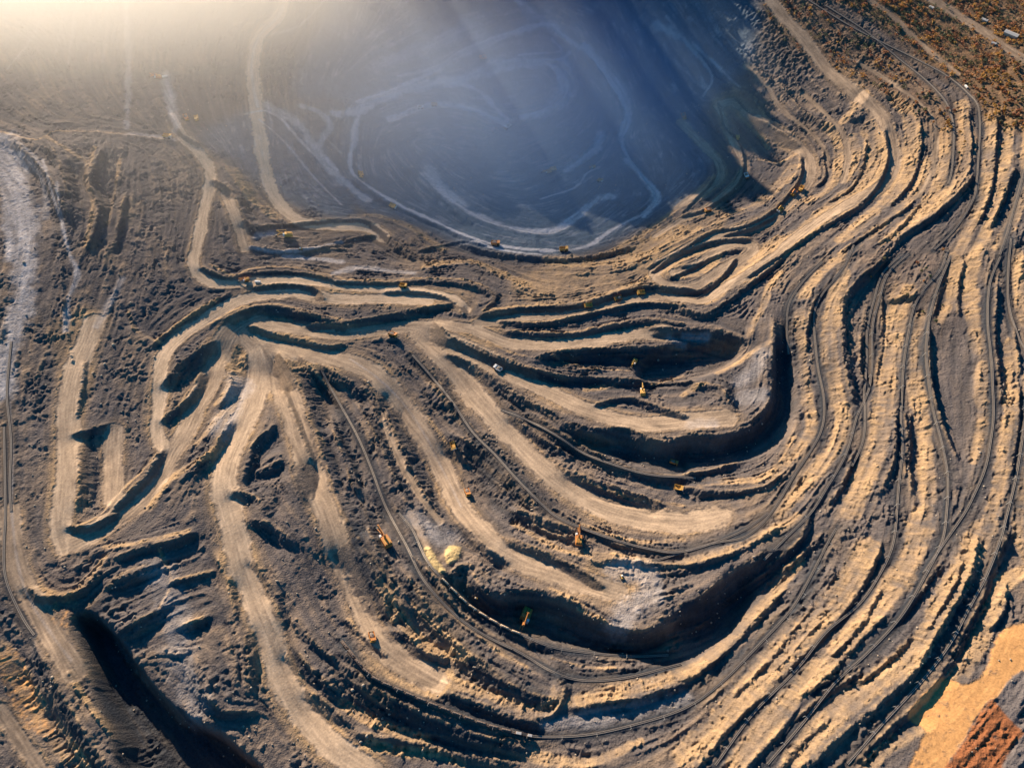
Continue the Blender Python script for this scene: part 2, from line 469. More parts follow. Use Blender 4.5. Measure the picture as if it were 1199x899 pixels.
K h 70 0.9 : 50,60 110,160 170,260
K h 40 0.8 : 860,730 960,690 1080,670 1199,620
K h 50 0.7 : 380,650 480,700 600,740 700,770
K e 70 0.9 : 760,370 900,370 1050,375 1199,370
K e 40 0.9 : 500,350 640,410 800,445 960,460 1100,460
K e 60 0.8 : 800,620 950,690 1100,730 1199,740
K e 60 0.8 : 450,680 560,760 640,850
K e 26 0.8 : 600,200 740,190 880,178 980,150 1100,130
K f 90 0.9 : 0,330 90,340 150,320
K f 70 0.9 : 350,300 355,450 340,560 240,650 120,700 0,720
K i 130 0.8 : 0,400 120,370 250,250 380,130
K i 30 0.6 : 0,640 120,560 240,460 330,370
L e 12 : 520,300 600,340 700,360
D e 14 : 420,560 500,650 580,720
D e 14 : 660,520 740,570 800,620
L e 10 : 300,560 370,660 420,760
D e 16 : 330,440 400,540 470,620
D h 16 : 20,380 80,440 150,500
D h 18 : 560,230 640,260 720,280
L h 12 : 250,320 330,400 420,470
D d 16 : 1000,480 1050,600 1100,720
L d 12 : 1020,460 1080,560 1140,660
D d 20 : 1060,360 1120,430 1199,520
D g 20 : 900,180 960,280 1000,380
D g 24 : 1040,380 1100,460 1180,520
L g 14 : 560,130 600,240 560,330
H o 0.8 1 : 270,372 330,372 372,400 400,430 372,432 350,440 356,500 345,530 325,480 310,470 285,530 268,580 245,590 250,530 268,470 255,440 240,470 215,510 205,500 235,440 250,400
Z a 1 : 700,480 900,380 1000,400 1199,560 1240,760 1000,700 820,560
D b 18 : 60,430 40,540 60,640 160,720
D b 18 : 480,250 640,215 780,230 830,300
D b 22 : 240,600 330,690 450,780
W b 10 0.8 : 860,180 930,260 990,350 1010,430 985,480
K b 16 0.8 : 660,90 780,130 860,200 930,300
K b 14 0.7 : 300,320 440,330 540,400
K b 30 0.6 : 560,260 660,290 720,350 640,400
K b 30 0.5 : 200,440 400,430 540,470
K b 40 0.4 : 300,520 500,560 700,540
W a 60 0.9 : 0,520 40,700 40,900
W d 70 0.9 : 60,-10 90,100 100,200
W a 14 0.8 : 200,640 215,760 245,900
W a 30 0.5 : 100,560 150,640 160,760
D o 9 : 764,318 790,300 820,288 850,281 874,281
D o 8 : 786,326 815,312 845,297 866,293
D o 8 : 905,255 880,268 850,276
L o 8 : 770,322 800,304 840,291
D o 8 : 862,120 880,138 905,152 930,168
D o 8 : 846,112 870,110 895,125
D c 14 : 160,120 220,200 300,280
D c 14 : 60,200 130,290 200,330
L c 16 : 200,400 260,460 300,520
W c 12 0.5 : -60,60 20,160 100,270 70,340
W c 8 0.5 : 30,150 130,240 200,310
D b 22 : 640,430 760,380 800,310 780,250
D b 20 : 940,470 900,540 820,600 740,640
"""
# ------------------------------------------------------------------ geometry of the view
H_CAM = 900.0; PITCH = 58.0; FPX = 856.0; CU, CV = 599.5, 449.5
_r = math.radians(90-PITCH)
CR, SR = math.cos(_r), math.sin(_r)
SUN_EL = math.radians(19.0)
SUN_XY = np.array([-0.53, 0.85]); SUN_XY /= np.linalg.norm(SUN_XY)
rng = np.random.default_rng(7); random.seed(7)

X0, X1, Y0, Y1 = -1560.0, 1560.0, -120.0, 2300.0
TILE = dict(a=(0,0), b=(400,0), c=(800,0), d=(0,300), e=(400,300), f=(800,300), g=(0,600), h=(400,600), i=(800,600))

FEATS = []
for line in DATA.splitlines():
    line = line.strip()
    if not line or line[0] == '#': continue
    head, pts = line.split(':')
    h = head.split(); P = np.array([[float(q) for q in p.split(',')] for p in pts.split()])
    s = 1.0
    if h[1] != 'o':
        s = 1/3.0; P = P*s + np.array(TILE[h[1]], float)
    FEATS.append(dict(k=h[0], w=float(h[2])*(s if h[0] not in 'MVOUNYGZPTHQ' else 1)*((1.25 if float(h[2]) >= 20 else 1.15) if h[0] == 'R' else 1.5 if h[0] in 'WK' and h[1] == 'b' else 0.84 if h[0] == 'L' and h[1] in 'cfi' and float(h[2]) > 38 else 1), a=float(h[3]) if len(h) > 3 else 1.0, px=P))

def smooth_line(P, closed=False, step=2.0):
    """Catmull-Rom through the points, resampled"""
    if closed: Q = np.vstack([P[-1], P, P[0], P[1]])
    else: Q = np.vstack([2*P[0]-P[1], P, 2*P[-1]-P[-2]])
    out = []
    for i in range(1, len(Q)-2):
        n = max(2, int(np.linalg.norm(Q[i+1]-Q[i])/step))
        t = np.linspace(0, 1, n, endpoint=False)[:, None]
        a, b, c, d = Q[i-1], Q[i], Q[i+1], Q[i+2]
        out.append(0.5*((2*b)+(-a+c)*t+(2*a-5*b+4*c-d)*t*t+(-a+3*b-3*c+d)*t**3))
    if not closed: out.append(P[-1:])
    return np.vstack(out)
for f in FEATS: f['sp'] = smooth_line(f['px'], f['k'] in 'MVOUNYGZPHQ', 5.0)

def ray_dir(P):
    dx = (P[:, 0]-CU)/FPX; dy = -(P[:, 1]-CV)/FPX
    return np.stack([dx, dy*CR+SR, dy*SR-CR], 1)

class Grid:
    def __init__(s, cell):
        s.c = cell; s.nx = int((X1-X0)/cell); s.ny = int((Y1-Y0)/cell)
        s.x = X0+(np.arange(s.nx)+.5)*cell; s.y = Y0+(np.arange(s.ny)+.5)*cell
    def zeros(s): return np.zeros((s.ny, s.nx), np.float32)
    def sample(s, A, x, y):
        fx = np.clip((x-X0)/s.c-.5, 0, s.nx-1.001); fy = np.clip((y-Y0)/s.c-.5, 0, s.ny-1.001)
        ix = fx.astype(np.int32); iy = fy.astype(np.int32); tx = (fx-ix); ty = (fy-iy)
        return (A[iy, ix]*(1-tx)+A[iy, ix+1]*tx)*(1-ty)+(A[iy+1, ix]*(1-tx)+A[iy+1, ix+1]*tx)*ty

def blur(A, n, passes=2):
    """box blur, n cells radius"""
    n = int(max(1, n))
    for _ in range(passes):
        for ax in (0, 1):
            pad = [(0, 0), (0, 0)]; pad[ax] = (n+1, n)
            C = np.cumsum(np.pad(A, pad, mode='edge').astype(np.float64), axis=ax)
            if ax == 0: A = ((C[2*n+1:]-C[:-2*n-1])/(2*n+1))
            else: A = ((C[:, 2*n+1:]-C[:, :-2*n-1])/(2*n+1))
    return A.astype(np.float32)

def fft_noise(g, scale, rough, seed, lo=None):
    """isotropic band noise, unit std; scale = largest wavelength in m"""
    r = np.random.default_rng(seed)
    W = np.fft.rfft2(r.standard_normal((g.ny, g.nx)).astype(np.float32))
    ky = np.fft.fftfreq(g.ny, g.c)[:, None]; kx = np.fft.rfftfreq(g.nx, g.c)[None]
    k = np.sqrt(kx*kx+ky*ky)
    amp = 1/(1+(k*scale)**2)**(rough/2)
    amp[0, 0] = 0
    A = np.fft.irfft2(W*amp, s=(g.ny, g.nx)); return (A/A.std()).astype(np.float32)

# -------- slow base relief: control points (image px, height m)
CTRL = [(-60,-60,25),(120,60,10),(60,200,25),(200,150,0),(120,300,5),(40,450,5),(60,650,5),(20,850,15),(150,800,5),
 (300,-40,30),(320,150,-45),(330,250,-60),(240,250,-35),(300,330,-50),(200,420,-30),(120,550,-12),
 (420,-40,10),(600,-50,0),(820,-40,40),(640,60,-140),(480,120,-150),(600,190,-200),(700,220,-195),(520,210,-200),(420,230,-140),(740,120,-190),
 (820,130,-120),(790,210,-120),(640,290,-135),(560,290,-120),(450,300,-100),
 (880,60,-20),(860,180,-95),(940,180,-70),(850,280,-85),(1000,130,-20),(1060,60,20),(1180,20,50),(1180,180,50),(1080,250,20),(960,270,-40),
 (620,340,-82),(750,345,-80),(500,380,-60),(400,400,-52),(300,400,-45),(440,340,-70),
 (700,410,-72),(800,420,-80),(900,430,-60),(880,500,-58),(930,400,-38),(1000,380,-10),(1100,400,20),(1190,420,50),
 (600,450,-55),(450,480,-38),(350,500,-30),(280,560,-20),(750,520,-72),(850,560,-65),(650,560,-50),(520,600,-35),(420,640,-32),
 (700,680,-35),(800,640,-48),(900,640,-22),(1000,600,8),(1100,600,30),(1199,600,60),(800,740,-32),(640,720,-38),(480,730,-22),(300,720,-5),
 (560,800,-12),(700,830,-8),(860,790,12),(400,840,-5),(600,900,-5),(1000,760,35),(1100,740,52),(1199,720,70),(900,880,28),(1050,880,60),(1199,880,70)]

def unproject_const(P, z):
    d = ray_dir(P); t = (z-H_CAM)/d[:, 2]; return d[:, :2]*t[:, None]
_cp = np.array(CTRL, float); _cxy = unproject_const(_cp[:, :2], _cp[:, 2])
# anchors beyond the frame, with a hill added to shade the pit
_far = np.array([(-1500,400,60),(-1500,1200,60),(-1500,2200,30),(-600,2250,120),(0,2300,180),(500,2300,140),(-950,1900,0),(-640,1830,40),(-330,1800,215),(-100,1790,210),(120,1800,115),(350,1850,40),(1500,2200,60),(1500,1200,80),(1400,400,90),(1100,-100,90),(0,-120,10),(-1100,-100,30)], float)
_axy = np.vstack([_cxy, _far[:, :2]]); _az = np.concatenate([_cp[:, 2], _far[:, 2]])
def tps_fit(XY, Z, lam=0.6):
    s = 500.; A = XY/s
    d = np.linalg.norm(A[:, None]-A[None], axis=2)
    K = np.where(d > 0, d*d*np.log(d+1e-9), 0)+lam*1e-2*np.eye(len(A))
    Pm = np.hstack([np.ones((len(A), 1)), A]); n = len(A)
    M = np.zeros((n+3, n+3)); M[:n, :n] = K; M[:n, n:] = Pm; M[n:, :n] = Pm.T
    w = np.linalg.solve(M, np.concatenate([Z, [0, 0, 0]])); return A, w, s
def tps_eval(fit, X, Y):
    A, w, s = fit; out = w[-3]+w[-2]*X/s+w[-1]*Y/s
    for i in range(len(A)):
        r2 = (X/s-A[i, 0])**2+(Y/s-A[i, 1])**2
        out = out+w[i]*0.5*r2*np.log(r2+1e-9)
    return out
_fit = tps_fit(_axy, _az)
def base_on(g):
    gc = Grid(24.0); XX, YY = np.meshgrid(gc.x, gc.y); B = tps_eval(_fit, XX, YY).astype(np.float32)
    XX, YY = np.meshgrid(g.x, g.y); return gc.sample(B, XX, YY).astype(np.float32)

def project(g, Z, P):
    """image px -> plan position on surface Z (first hit)"""
    d = ray_dir(P); n = len(P)
    ts = np.linspace(0, 1, 160)[None]
    t0 = (150-H_CAM)/d[:, 2]; t1 = (-260-H_CAM)/d[:, 2]
    T = t0[:, None]+(t1-t0)[:, None]*ts
    z = H_CAM+d[:, 2:3]*T
    zz = g.sample(Z, d[:, 0:1]*T, d[:, 1:2]*T)
    hit = (z <= zz); idx = np.argmax(hit, 1); idx = np.clip(idx, 1, 159)
    ar = np.arange(n); a = (z-zz)[ar, idx-1]; b = (z-zz)[ar, idx]
    fr = np.clip(a/(a-b+1e-9), 0, 1); t = T[ar, idx-1]+(T[ar, idx]-T[ar, idx-1])*fr
    return np.stack([d[:, 0]*t, d[:, 1]*t], 1), t     # t = depth along the axis

def rasterize(g, XY, hw, D, S, TX, TY, side=None, SD=None, closed=False, HW=None, W=None):
    """nearest-segment distance/normal raster in local boxes. D: normalised distance |d|/hw"""
    n = len(XY); arc = 0.0
    for i in range(n-1):
        p, q = XY[i], XY[i+1]; L = math.hypot(*(q-p))
        if L < 1e-3: continue
        R = max(hw[i], hw[i+1])*1.6+g.c*2
        xa = max(0, int((min(p[0], q[0])-R-X0)/g.c)); xb = min(g.nx, int((max(p[0], q[0])+R-X0)/g.c)+2)
        ya = max(0, int((min(p[1], q[1])-R-Y0)/g.c)); yb = min(g.ny, int((max(p[1], q[1])+R-Y0)/g.c)+2)
        if xa >= xb or ya >= yb: arc += L; continue
        gx = g.x[xa:xb][None]; gy = g.y[ya:yb][:, None]
        tx, ty = (q-p)/L
        u = (gx-p[0])*tx+(gy-p[1])*ty; uc = np.clip(u, 0, L)
        dx = gx-(p[0]+tx*uc); dy = gy-(p[1]+ty*uc)
        hwi = hw[i]+(hw[i+1]-hw[i])*uc/L
        dist = np.sqrt(dx*dx+dy*dy); sg = np.sign((gx-p[0])*(-ty)+(gy-p[1])*tx)
        nd = dist/hwi
        sub = D[ya:yb, xa:xb]; m = nd < sub
        sub[m] = nd[m]
        SD[ya:yb, xa:xb][m] = (sg*dist)[m]; HW[ya:yb, xa:xb][m] = np.broadcast_to(hwi, m.shape)[m]
        TX[ya:yb, xa:xb][m] = tx; TY[ya:yb, xa:xb][m] = ty
        S[ya:yb, xa:xb][m] = (arc+uc)[m]
        arc += L

def poly_mask(g, XY, soft):
    """inside-polygon mask softened; even-odd scanline"""
    M = g.zeros(); n = len(XY)
    y0 = max(0, int((XY[:, 1].min()-Y0)/g.c)); y1 = min(g.ny, int((XY[:, 1].max()-Y0)/g.c)+1)
    A = XY; B = np.roll(XY, -1, 0)
    for j in range(y0, y1):
        yy = g.y[j]; m = (A[:, 1] > yy) != (B[:, 1] > yy)
        if not m.any(): continue
        xs = np.sort(A[m, 0]+(yy-A[m, 1])*(B[m, 0]-A[m, 0])/(B[m, 1]-A[m, 1]))
        for k in range(0, len(xs)-1, 2):
            a = max(0, int((xs[k]-X0)/g.c)); b = min(g.nx, int((xs[k+1]-X0)/g.c))
            if b > a: M[j, a:b] = 1
    pad = int(soft/g.c)+3
    ya, yb = max(0, y0-pad), min(g.ny, y1+pad)
    xa = max(0, int((XY[:, 0].min()-X0)/g.c)-pad); xb = min(g.nx, int((XY[:, 0].max()-X0)/g.c)+pad)
    if soft > g.c and yb > ya and xb > xa: M[ya:yb, xa:xb] = blur(M[ya:yb, xa:xb], soft/g.c/2, 2)
    return M
sstep = lambda a, b, x: (lambda t: t*t*(3-2*t))(np.clip((x-a)/(b-a), 0, 1))

def new_rs(g):
    return dict(D=np.full((g.ny, g.nx), 9, np.float32), S=g.zeros(), TX=g.zeros(), TY=g.zeros(), SD=g.zeros(), HW=np.ones((g.ny, g.nx), np.float32))

def solve_height(g, Zproj_g, Zproj, B, want_masks=False, Zrim=None):
    """paint wanted gradients, then solve the screened Poisson equation"""
    gy0, gx0 = np.gradient(B, g.c)
    GX, GY = gx0*0.35, gy0*0.35
    wobn = fft_noise(g, 60, 2.2, 11); wob2 = fft_noise(g, 16, 1.6, 12)
    LM = g.zeros(); DM = g.zeros(); order = {'L': 0, 'D': 1}
    STX = g.zeros(); STY = g.zeros()      # structure direction, double angle
    # roads and tracks: level across
    rr = new_rs(g); tr = new_rs(g); RA = g.zeros()
    RID = np.zeros((g.ny, g.nx), np.int16)-1; ri = 0
    for f in FEATS:
        if f['k'] not in 'RT': continue
        XY, t = project(Zproj_g, Zproj, f['sp'])
        # smooth the plan path
        for _ in range(3): XY[1:-1] = 0.25*XY[:-2]+0.5*XY[1:-1]+0.25*XY[2:]
        f['XY'] = XY
        r_ = rr if f['k'] == 'R' else tr
        hw = f['w']/2*t/FPX if f['k'] == 'R' else np.full(len(XY), 4.2)
        Dold = r_['D'].copy()
        rasterize(g, XY, hw, r_['D'], r_['S'], r_['TX'], r_['TY'], SD=r_['SD'], HW=r_['HW'])
        if f['k'] == 'R':
            ch = r_['D'] < Dold; RA[ch] = f['a']; RID[ch] = ri; ri += 1
    for r_, k in ((rr, 'R'), (tr, 'T')):
        w = (1-sstep(0.85, 1.2, r_['D']+(0.10*wobn if k == 'R' else 0)))*(0.97 if k == 'R' else 0.75)
        gn = GX*-r_['TY']+GY*r_['TX']; gt = GX*r_['TX']+GY*r_['TY']
        gt2 = gx0*r_['TX']+gy0*r_['TY']; gt = 0.3*gt+0.5*gt2
        GX = GX*(1-w)+w*gt*r_['TX']; GY = GY*(1-w)+w*gt*r_['TY']
        STX += np.where(r_['D'] < 1.6, 1.5*(r_['TX']**2-r_['TY']**2), 0); STY += np.where(r_['D'] < 1.6, 3*r_['TX']*r_['TY'], 0)
    # L faces all share a raster; D faces too
    for kind in 'LD':
        rs = new_rs(g)
        for f in FEATS:
            if f['k'] != kind: continue
            XY, t = project(Zproj_g, Zproj, f['sp'])
            XY[:, 0] += 0
            mpp = t/FPX; hw = f['w']/2*mpp
            if kind == 'L': hw = hw*1.0
            rasterize(g, XY, np.maximum(hw, 1.3), rs['D'], rs['S'], rs['TX'], rs['TY'], SD=rs['SD'], HW=rs['HW'])
        nx, ny = -rs['TY'], rs['TX']                   # left normal
        ds = nx*SUN_XY[0]+ny*SUN_XY[1]                 # how much the left normal faces the sun
        sgn = np.where(ds >= 0, 1.0, -1.0)
        nd = rs['D']*(1+0.18*wobn*0.6)
        if kind == 'L':
            w = 1-sstep(0.75, 1.1, nd+0.10*wob2)
            sl = 0.62*w
            # rises away from the sun
            GX = GX*(1-w)-sgn*nx*sl; GY = GY*(1-w)-sgn*ny*sl; LM = w
        else:
            # band starts at the crest; face occupies the sunward third of the band (crest line = traced line)
            away = -sgn*rs['SD']                      # metres past the crest, away from sun
            Wd = rs['HW']*2
            hh = Wd*0.46/(0.35+0.65*np.abs(ds))        # drop that gives a shadow this wide
            hh = np.clip(hh, 2.0, 42)
            face = np.clip(hh*0.95, 2.0, 60)
            u = away/face+0.12*wob2
            inside = (rs['D'] < 3)
            w = sstep(-0.12, 0.08, u)*(1-sstep(0.85, 1.1, u))*inside
            sl = hh/face
            GX = GX*(1-w)+sgn*nx*sl*w; GY = GY*(1-w)+sgn*ny*sl*w; DM = w
            AWAY = np.where(inside & (np.abs(rs['SD']) < 40), away, 99).astype(np.float32)
            ucov = away/Wd; DM2 = sstep(-0.1, 0.1, ucov)*(1-sstep(0.8, 1.2, ucov))*inside
        STX += np.where(rs['D'] < 1.6, (rs['TX']**2-rs['TY']**2), 0); STY += np.where(rs['D'] < 1.6, 2*rs['TX']*rs['TY'], 0)
        if want_masks: 
            if kind == 'L': Lrs = rs
            else: Drs = rs
    # polygons that lower / raise the ground
    OFF = g.zeros()
    for f in FEATS:
        if f['k'] == 'P':
            XY, t = project(Zproj_g, Zrim, f['sp'])
            OFF += f['w']*poly_mask(g, XY, max(f['a']*0.2, g.c))
        if f['k'] == 'Y':
            XY, t = project(Zproj_g, Zproj, f['sp']); OFF += 5*poly_mask(g, XY, 7)
    # solve
    rx, ry = GX-gx0, GY-gy0
    kx = 2*np.pi*np.fft.rfftfreq(g.nx, g.c)[None]; ky = 2*np.pi*np.fft.fftfreq(g.ny, g.c)[:, None]
    edge = sstep(0, 60, g.x-X0)[None]*sstep(0, 60, X1-g.x)[None]*sstep(0, 60, g.y-Y0)[:, None]*sstep(0, 60, Y1-g.y)[:, None]
    FX = np.fft.rfft2(rx*edge); FY = np.fft.rfft2(ry*edge)
    lam = (1/160.0)**2
    R = np.fft.irfft2((-1j*kx*FX-1j*ky*FY)/(lam+kx**2+ky**2), s=(g.ny, g.nx)).astype(np.float32)
    Z = B+R+OFF
    global LASTOFF; LASTOFF = OFF
    # ridges
    for f in FEATS:
        if f['k'] == 'B':
            XY, t = project(Zproj_g, Zproj, f['sp']); q = new_rs(g)
            rasterize(g, XY, f['w']/2*t/FPX, q['D'], q['S'], q['TX'], q['TY'], SD=q['SD'], HW=q['HW'])
            Z += f['a']*(1-sstep(0.1, 1.3, q['D']))*(0.8+0.25*wob2)
    if not want_masks: return Z
    return Z, dict(L=LM, D=DM, DC=DM2, rr=rr, tr=tr, RA=RA, RID=RID, STX=STX, STY=STY, OFF=OFF, Lrs=Lrs, Drs=Drs, wobn=wobn, wob2=wob2, AW=AWAY)

T0 = time.time()
gl = Grid(4.0); Bl = base_on(gl); Zl = Bl.copy(); Zr = Bl.copy()
for _it in range(3):
    Zn = solve_height(gl, gl, blur(Zl, 2, 1), Bl, False, blur(Zr, 2, 1))
    Zl = 0.3*Zl+0.7*Zn; Zr = 0.3*Zr+0.7*(Zn-LASTOFF)
    print('pass', _it, 'z', float(Zl.min()), float(Zl.max()), round(time.time()-T0, 1))
G = Grid(1.3); B = base_on(G)
Zs = blur(Zl, 2, 1)
Z, MK = solve_height(G, gl, Zs, B, True, blur(Zr, 2, 1))
# rails and roads are re-projected on the solved surface only for placing things: keep f['XY']
print('solved', round(time.time()-T0, 1), G.nx, G.ny, float(Z.min()), float(Z.max()))
# ------------------------------------------------------------------ surface detail
rr, tr = MK['rr'], MK['tr']
road = (1-sstep(0.80, 1.15, rr['D']+0.10*MK['wobn']*0.7+0.09*MK['wob2'])).astype(np.float32)*(1-0.6*MK['D'])
track = (1-sstep(0.8, 1.15, tr['D'])).astype(np.float32)
flat = np.maximum(road, track)
Lm, Dm = MK['L']*(1-flat), MK['D']*(1-flat)
# direction field that follows benches and roads
sx = blur(MK['STX'], 6, 2); sy = blur(MK['STY'], 6, 2)
for rad, wgt in ((20, .3), (60, .06), (160, .02)):
    sx = sx+wgt*blur(MK['STX'], rad, 2); sy = sy+wgt*blur(MK['STY'], rad, 2)
ang = 0.5*np.arctan2(sy, sx); FXD, FYD = np.cos(ang).astype(np.float32), np.sin(ang).astype(np.float32)
del sx, sy, ang
def lic(src, steps, h=1.0, cross=False):
    vx, vy = (FXD, FYD) if not cross else (-FYD, FXD)
    acc = src.copy(); cnt = 1.0
    iy, ix = np.mgrid[0:G.ny, 0:G.nx].astype(np.float32)
    for sgn in (1, -1):
        px, py = ix.copy(), iy.copy(); dx, dy = vx*sgn, vy*sgn
        for k in range(steps):
            px += dx*h; py += dy*h
            jx = np.clip(px.astype(np.int32), 0, G.nx-1); jy = np.clip(py.astype(np.int32), 0, G.ny-1)
            w = 1-k/steps
            acc += w*src[jy, jx]; cnt += w
            nx_, ny_ = vx[jy, jx], vy[jy, jx]; s = np.where(nx_*dx+ny_*dy < 0, -1, 1)
            dx, dy = nx_*s, ny_*s
    acc /= cnt; acc -= acc.mean(); return (acc/acc.std()).astype(np.float32)
wn = np.random.default_rng(3).standard_normal((G.ny, G.nx)).astype(np.float32)
wn2 = fft_noise(G, 5, 1.3, 21)
streakA = lic(wn, 16, 1.0)                # fine, along the flow
streakB = lic(fft_noise(G, 9, 2.5, 22), 22, 1.6)     # coarser ledges
streakC = lic(fft_noise(G, 13, 3.0, 24), 26, 1.9)
ridge = (1-np.clip(np.abs(streakC)*1.5, 0, 1))**1.5
gully = lic(fft_noise(G, 6, 1.8, 23), 7, 1.0, cross=True)    # runs down the faces
print('lic', round(time.time()-T0, 1))
n_mid2 = fft_noise(G, 45, 2.6, 35); n_big = fft_noise(G, 120, 2.4, 31); n_mid = fft_noise(G, 30, 2.2, 32); n_sm = fft_noise(G, 8, 1.6, 33)
def projpoly(f):
    return project(gl, Zs, f['sp'])[0]
def masksum(kinds, soft):
    M = G.zeros()
    for f in FEATS:
        if f['k'] == kinds:
            m = poly_mask(G, projpoly(f), soft)
            M = np.maximum(M, m*(f['w'] if kinds != 'M' else 1))
    return M
mH = masksum('H', 8); mQ_shade = masksum('Q', 5); mO, mU, mN, mY, mG, mZ, mV = masksum('O', 5), masksum('U', 3), masksum('N', 3), masksum('Y', 3), masksum('G', 8), masksum('Z', 26), masksum('V', 30)  # Q polygons: shade of the hollow painted into the ground colour
mM = G.zeros()
for f in FEATS:
    if f['k'] == 'M': mM = np.maximum(mM, poly_mask(G, projpoly(f), 6)*f['w']/3.5)
mW = G.zeros(); mK = G.zeros()  # K: dark strips, many of them shade painted into the ground
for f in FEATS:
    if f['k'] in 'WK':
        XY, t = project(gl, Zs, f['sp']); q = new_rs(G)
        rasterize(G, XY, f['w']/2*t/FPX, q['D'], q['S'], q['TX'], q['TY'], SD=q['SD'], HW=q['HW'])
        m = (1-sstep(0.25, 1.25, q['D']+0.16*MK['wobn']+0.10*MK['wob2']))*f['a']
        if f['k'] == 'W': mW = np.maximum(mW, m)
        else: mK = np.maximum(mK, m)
print('masks', round(time.time()-T0, 1))
calm = 1-flat
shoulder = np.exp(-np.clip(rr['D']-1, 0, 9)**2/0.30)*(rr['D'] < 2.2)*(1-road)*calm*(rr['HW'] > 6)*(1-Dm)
shz = 1-0.75*np.exp(-np.clip(rr['D']-1, 0, 9)**2/0.30)*(rr['D'] < 2.2)*(rr['HW'] > 6)
calmZ = shz*calm*(1-0.70*mZ)*(1-0.88*mO)*(1-0.6*mW)*(1-.5*mG)
rgh = np.clip(0.30+0.75*np.clip(n_mid2, -.2, 1.6)+0.5*mM, 0.12, 1.5)*(1-.35*sstep(-250, 100, -G.x-150)[None])
Z = Z + calmZ*(0.42*streakB*(0.5+0.5*np.clip(n_mid+.6, 0, 2))+0.40*n_mid+(0.27*n_sm+0.10*wn2)*rgh)
Z = Z + calmZ*(Lm*1.1*np.clip(.6+.5*n_mid, 0.1, 1.6)+Dm*0.6)*(0.8*gully+.5*n_sm)
rdg = fft_noise(G, 17, 2.4, 41); rdg2 = fft_noise(G, 6, 1.9, 42)
Z = Z - calmZ*(1.0*np.abs(rdg)*np.clip(.5+.6*n_mid2, .05, 1.4)+.45*np.abs(rdg2)*rgh)
shade_hillm = sstep(1620, 1780, G.y)[:, None]  # rough crest for the added hill, so its shadow edge is uneven
Z = Z + shade_hillm*(34*n_big+9*n_mid)
Z = Z + 0.35*calm*mZ*n_mid
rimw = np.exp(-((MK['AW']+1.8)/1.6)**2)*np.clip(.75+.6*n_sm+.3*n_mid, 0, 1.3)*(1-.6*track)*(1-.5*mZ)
cenr = (sstep(-420, -250, G.x)*(1-sstep(300, 420, G.x)))[None]*(sstep(120, 220, G.y)*(1-sstep(900, 1000, G.y)))[:, None]
Z = Z + calmZ*(1.9+1.1*cenr)*ridge*np.clip(.6+.6*n_mid2+.5*Dm+.3*Lm, 0, 1.6)+1.3*rimw
mWz = np.clip(mW*(.62+.75*mZ), 0, 1.1)
mWz = np.maximum(mWz, mZ*ridge*np.clip(.2+.22*n_mid2, 0, .5)*(1-sstep(.5, 1, mW)))  # pit ridges painted paler, bench lines in place of relief shading
# dumped heaps and boulders: stamped bumps
def stamp(cx, cy, r, h, p=1.0):
    R = int(r/G.c)+2; ix = int((cx-X0)/G.c); iy = int((cy-Y0)/G.c)
    if ix < R+1 or iy < R+1 or ix > G.nx-R-2 or iy > G.ny-R-2: return
    gx = G.x[ix-R:ix+R+1][None]-cx; gy = G.y[iy-R:iy+R+1][:, None]-cy
    b = h*np.clip(1-np.sqrt(gx*gx+gy*gy)/r, 0, 1)**p
    sub = Hst[iy-R:iy+R+1, ix-R:ix+R+1]; np.maximum(sub, b, out=sub)
Hst = G.zeros()
dens = mM*(1-.5*(G.x < -150)[None])*calm*shz*np.clip(.55+.5*n_mid2, 0, 1.2)
yy, xx = np.where(dens > 0.25)
sel = rng.choice(len(yy), min(len(yy), 13000), replace=False)
for j in sel:
    d_ = dens[yy[j], xx[j]]; r = (1.8+4.2*rng.random()**2)*(0.7+0.5*d_)
    if rng.random() < d_: stamp(G.x[xx[j]]+rng.uniform(-.6, .6), G.y[yy[j]]+rng.uniform(-.6, .6), r, r*rng.uniform(.5, .85), 0.9)
# stray rubble along toes and on benches
prob = np.clip((.7*(1-sstep(2.0, 3.4, tr['D']))*(tr['D'] > 1.1)+Dm*0.8+0.25*np.clip(n_mid, 0, 2))*calmZ, 0, 1)*(1-mZ)
cand = rng.integers(0, G.nx*G.ny, 90000)
cy_, cx_ = cand//G.nx, cand % G.nx
ok = rng.random(len(cand)) < prob[cy_, cx_]*.55
for a, b in zip(cx_[ok], cy_[ok]):
    r = rng.uniform(1.6, 3.0); stamp(G.x[a], G.y[b], r, r*rng.uniform(.4, .8), 0.8)
Z = Z+Hst
# windrow berms along road edges
edge_r = np.exp(-((rr['D']*rr['HW']-rr['HW']*1.05)/1.6)**2)*calm*(rr['D'] < 2)*(rr['HW'] > 5)
Z = Z+0.9*edge_r*np.clip(0.7+0.5*n_sm, 0, 2)
# pitted regular drill field on the left
# slight camber / ruts on roads
rut = np.cos(rr['SD']*1.35)*0.12*(rr['D'] < 1)*road
Z = (Z-rut+0.05*road*wn2).astype(np.float32)
streakR = streakA
print('detail', round(time.time()-T0, 1))
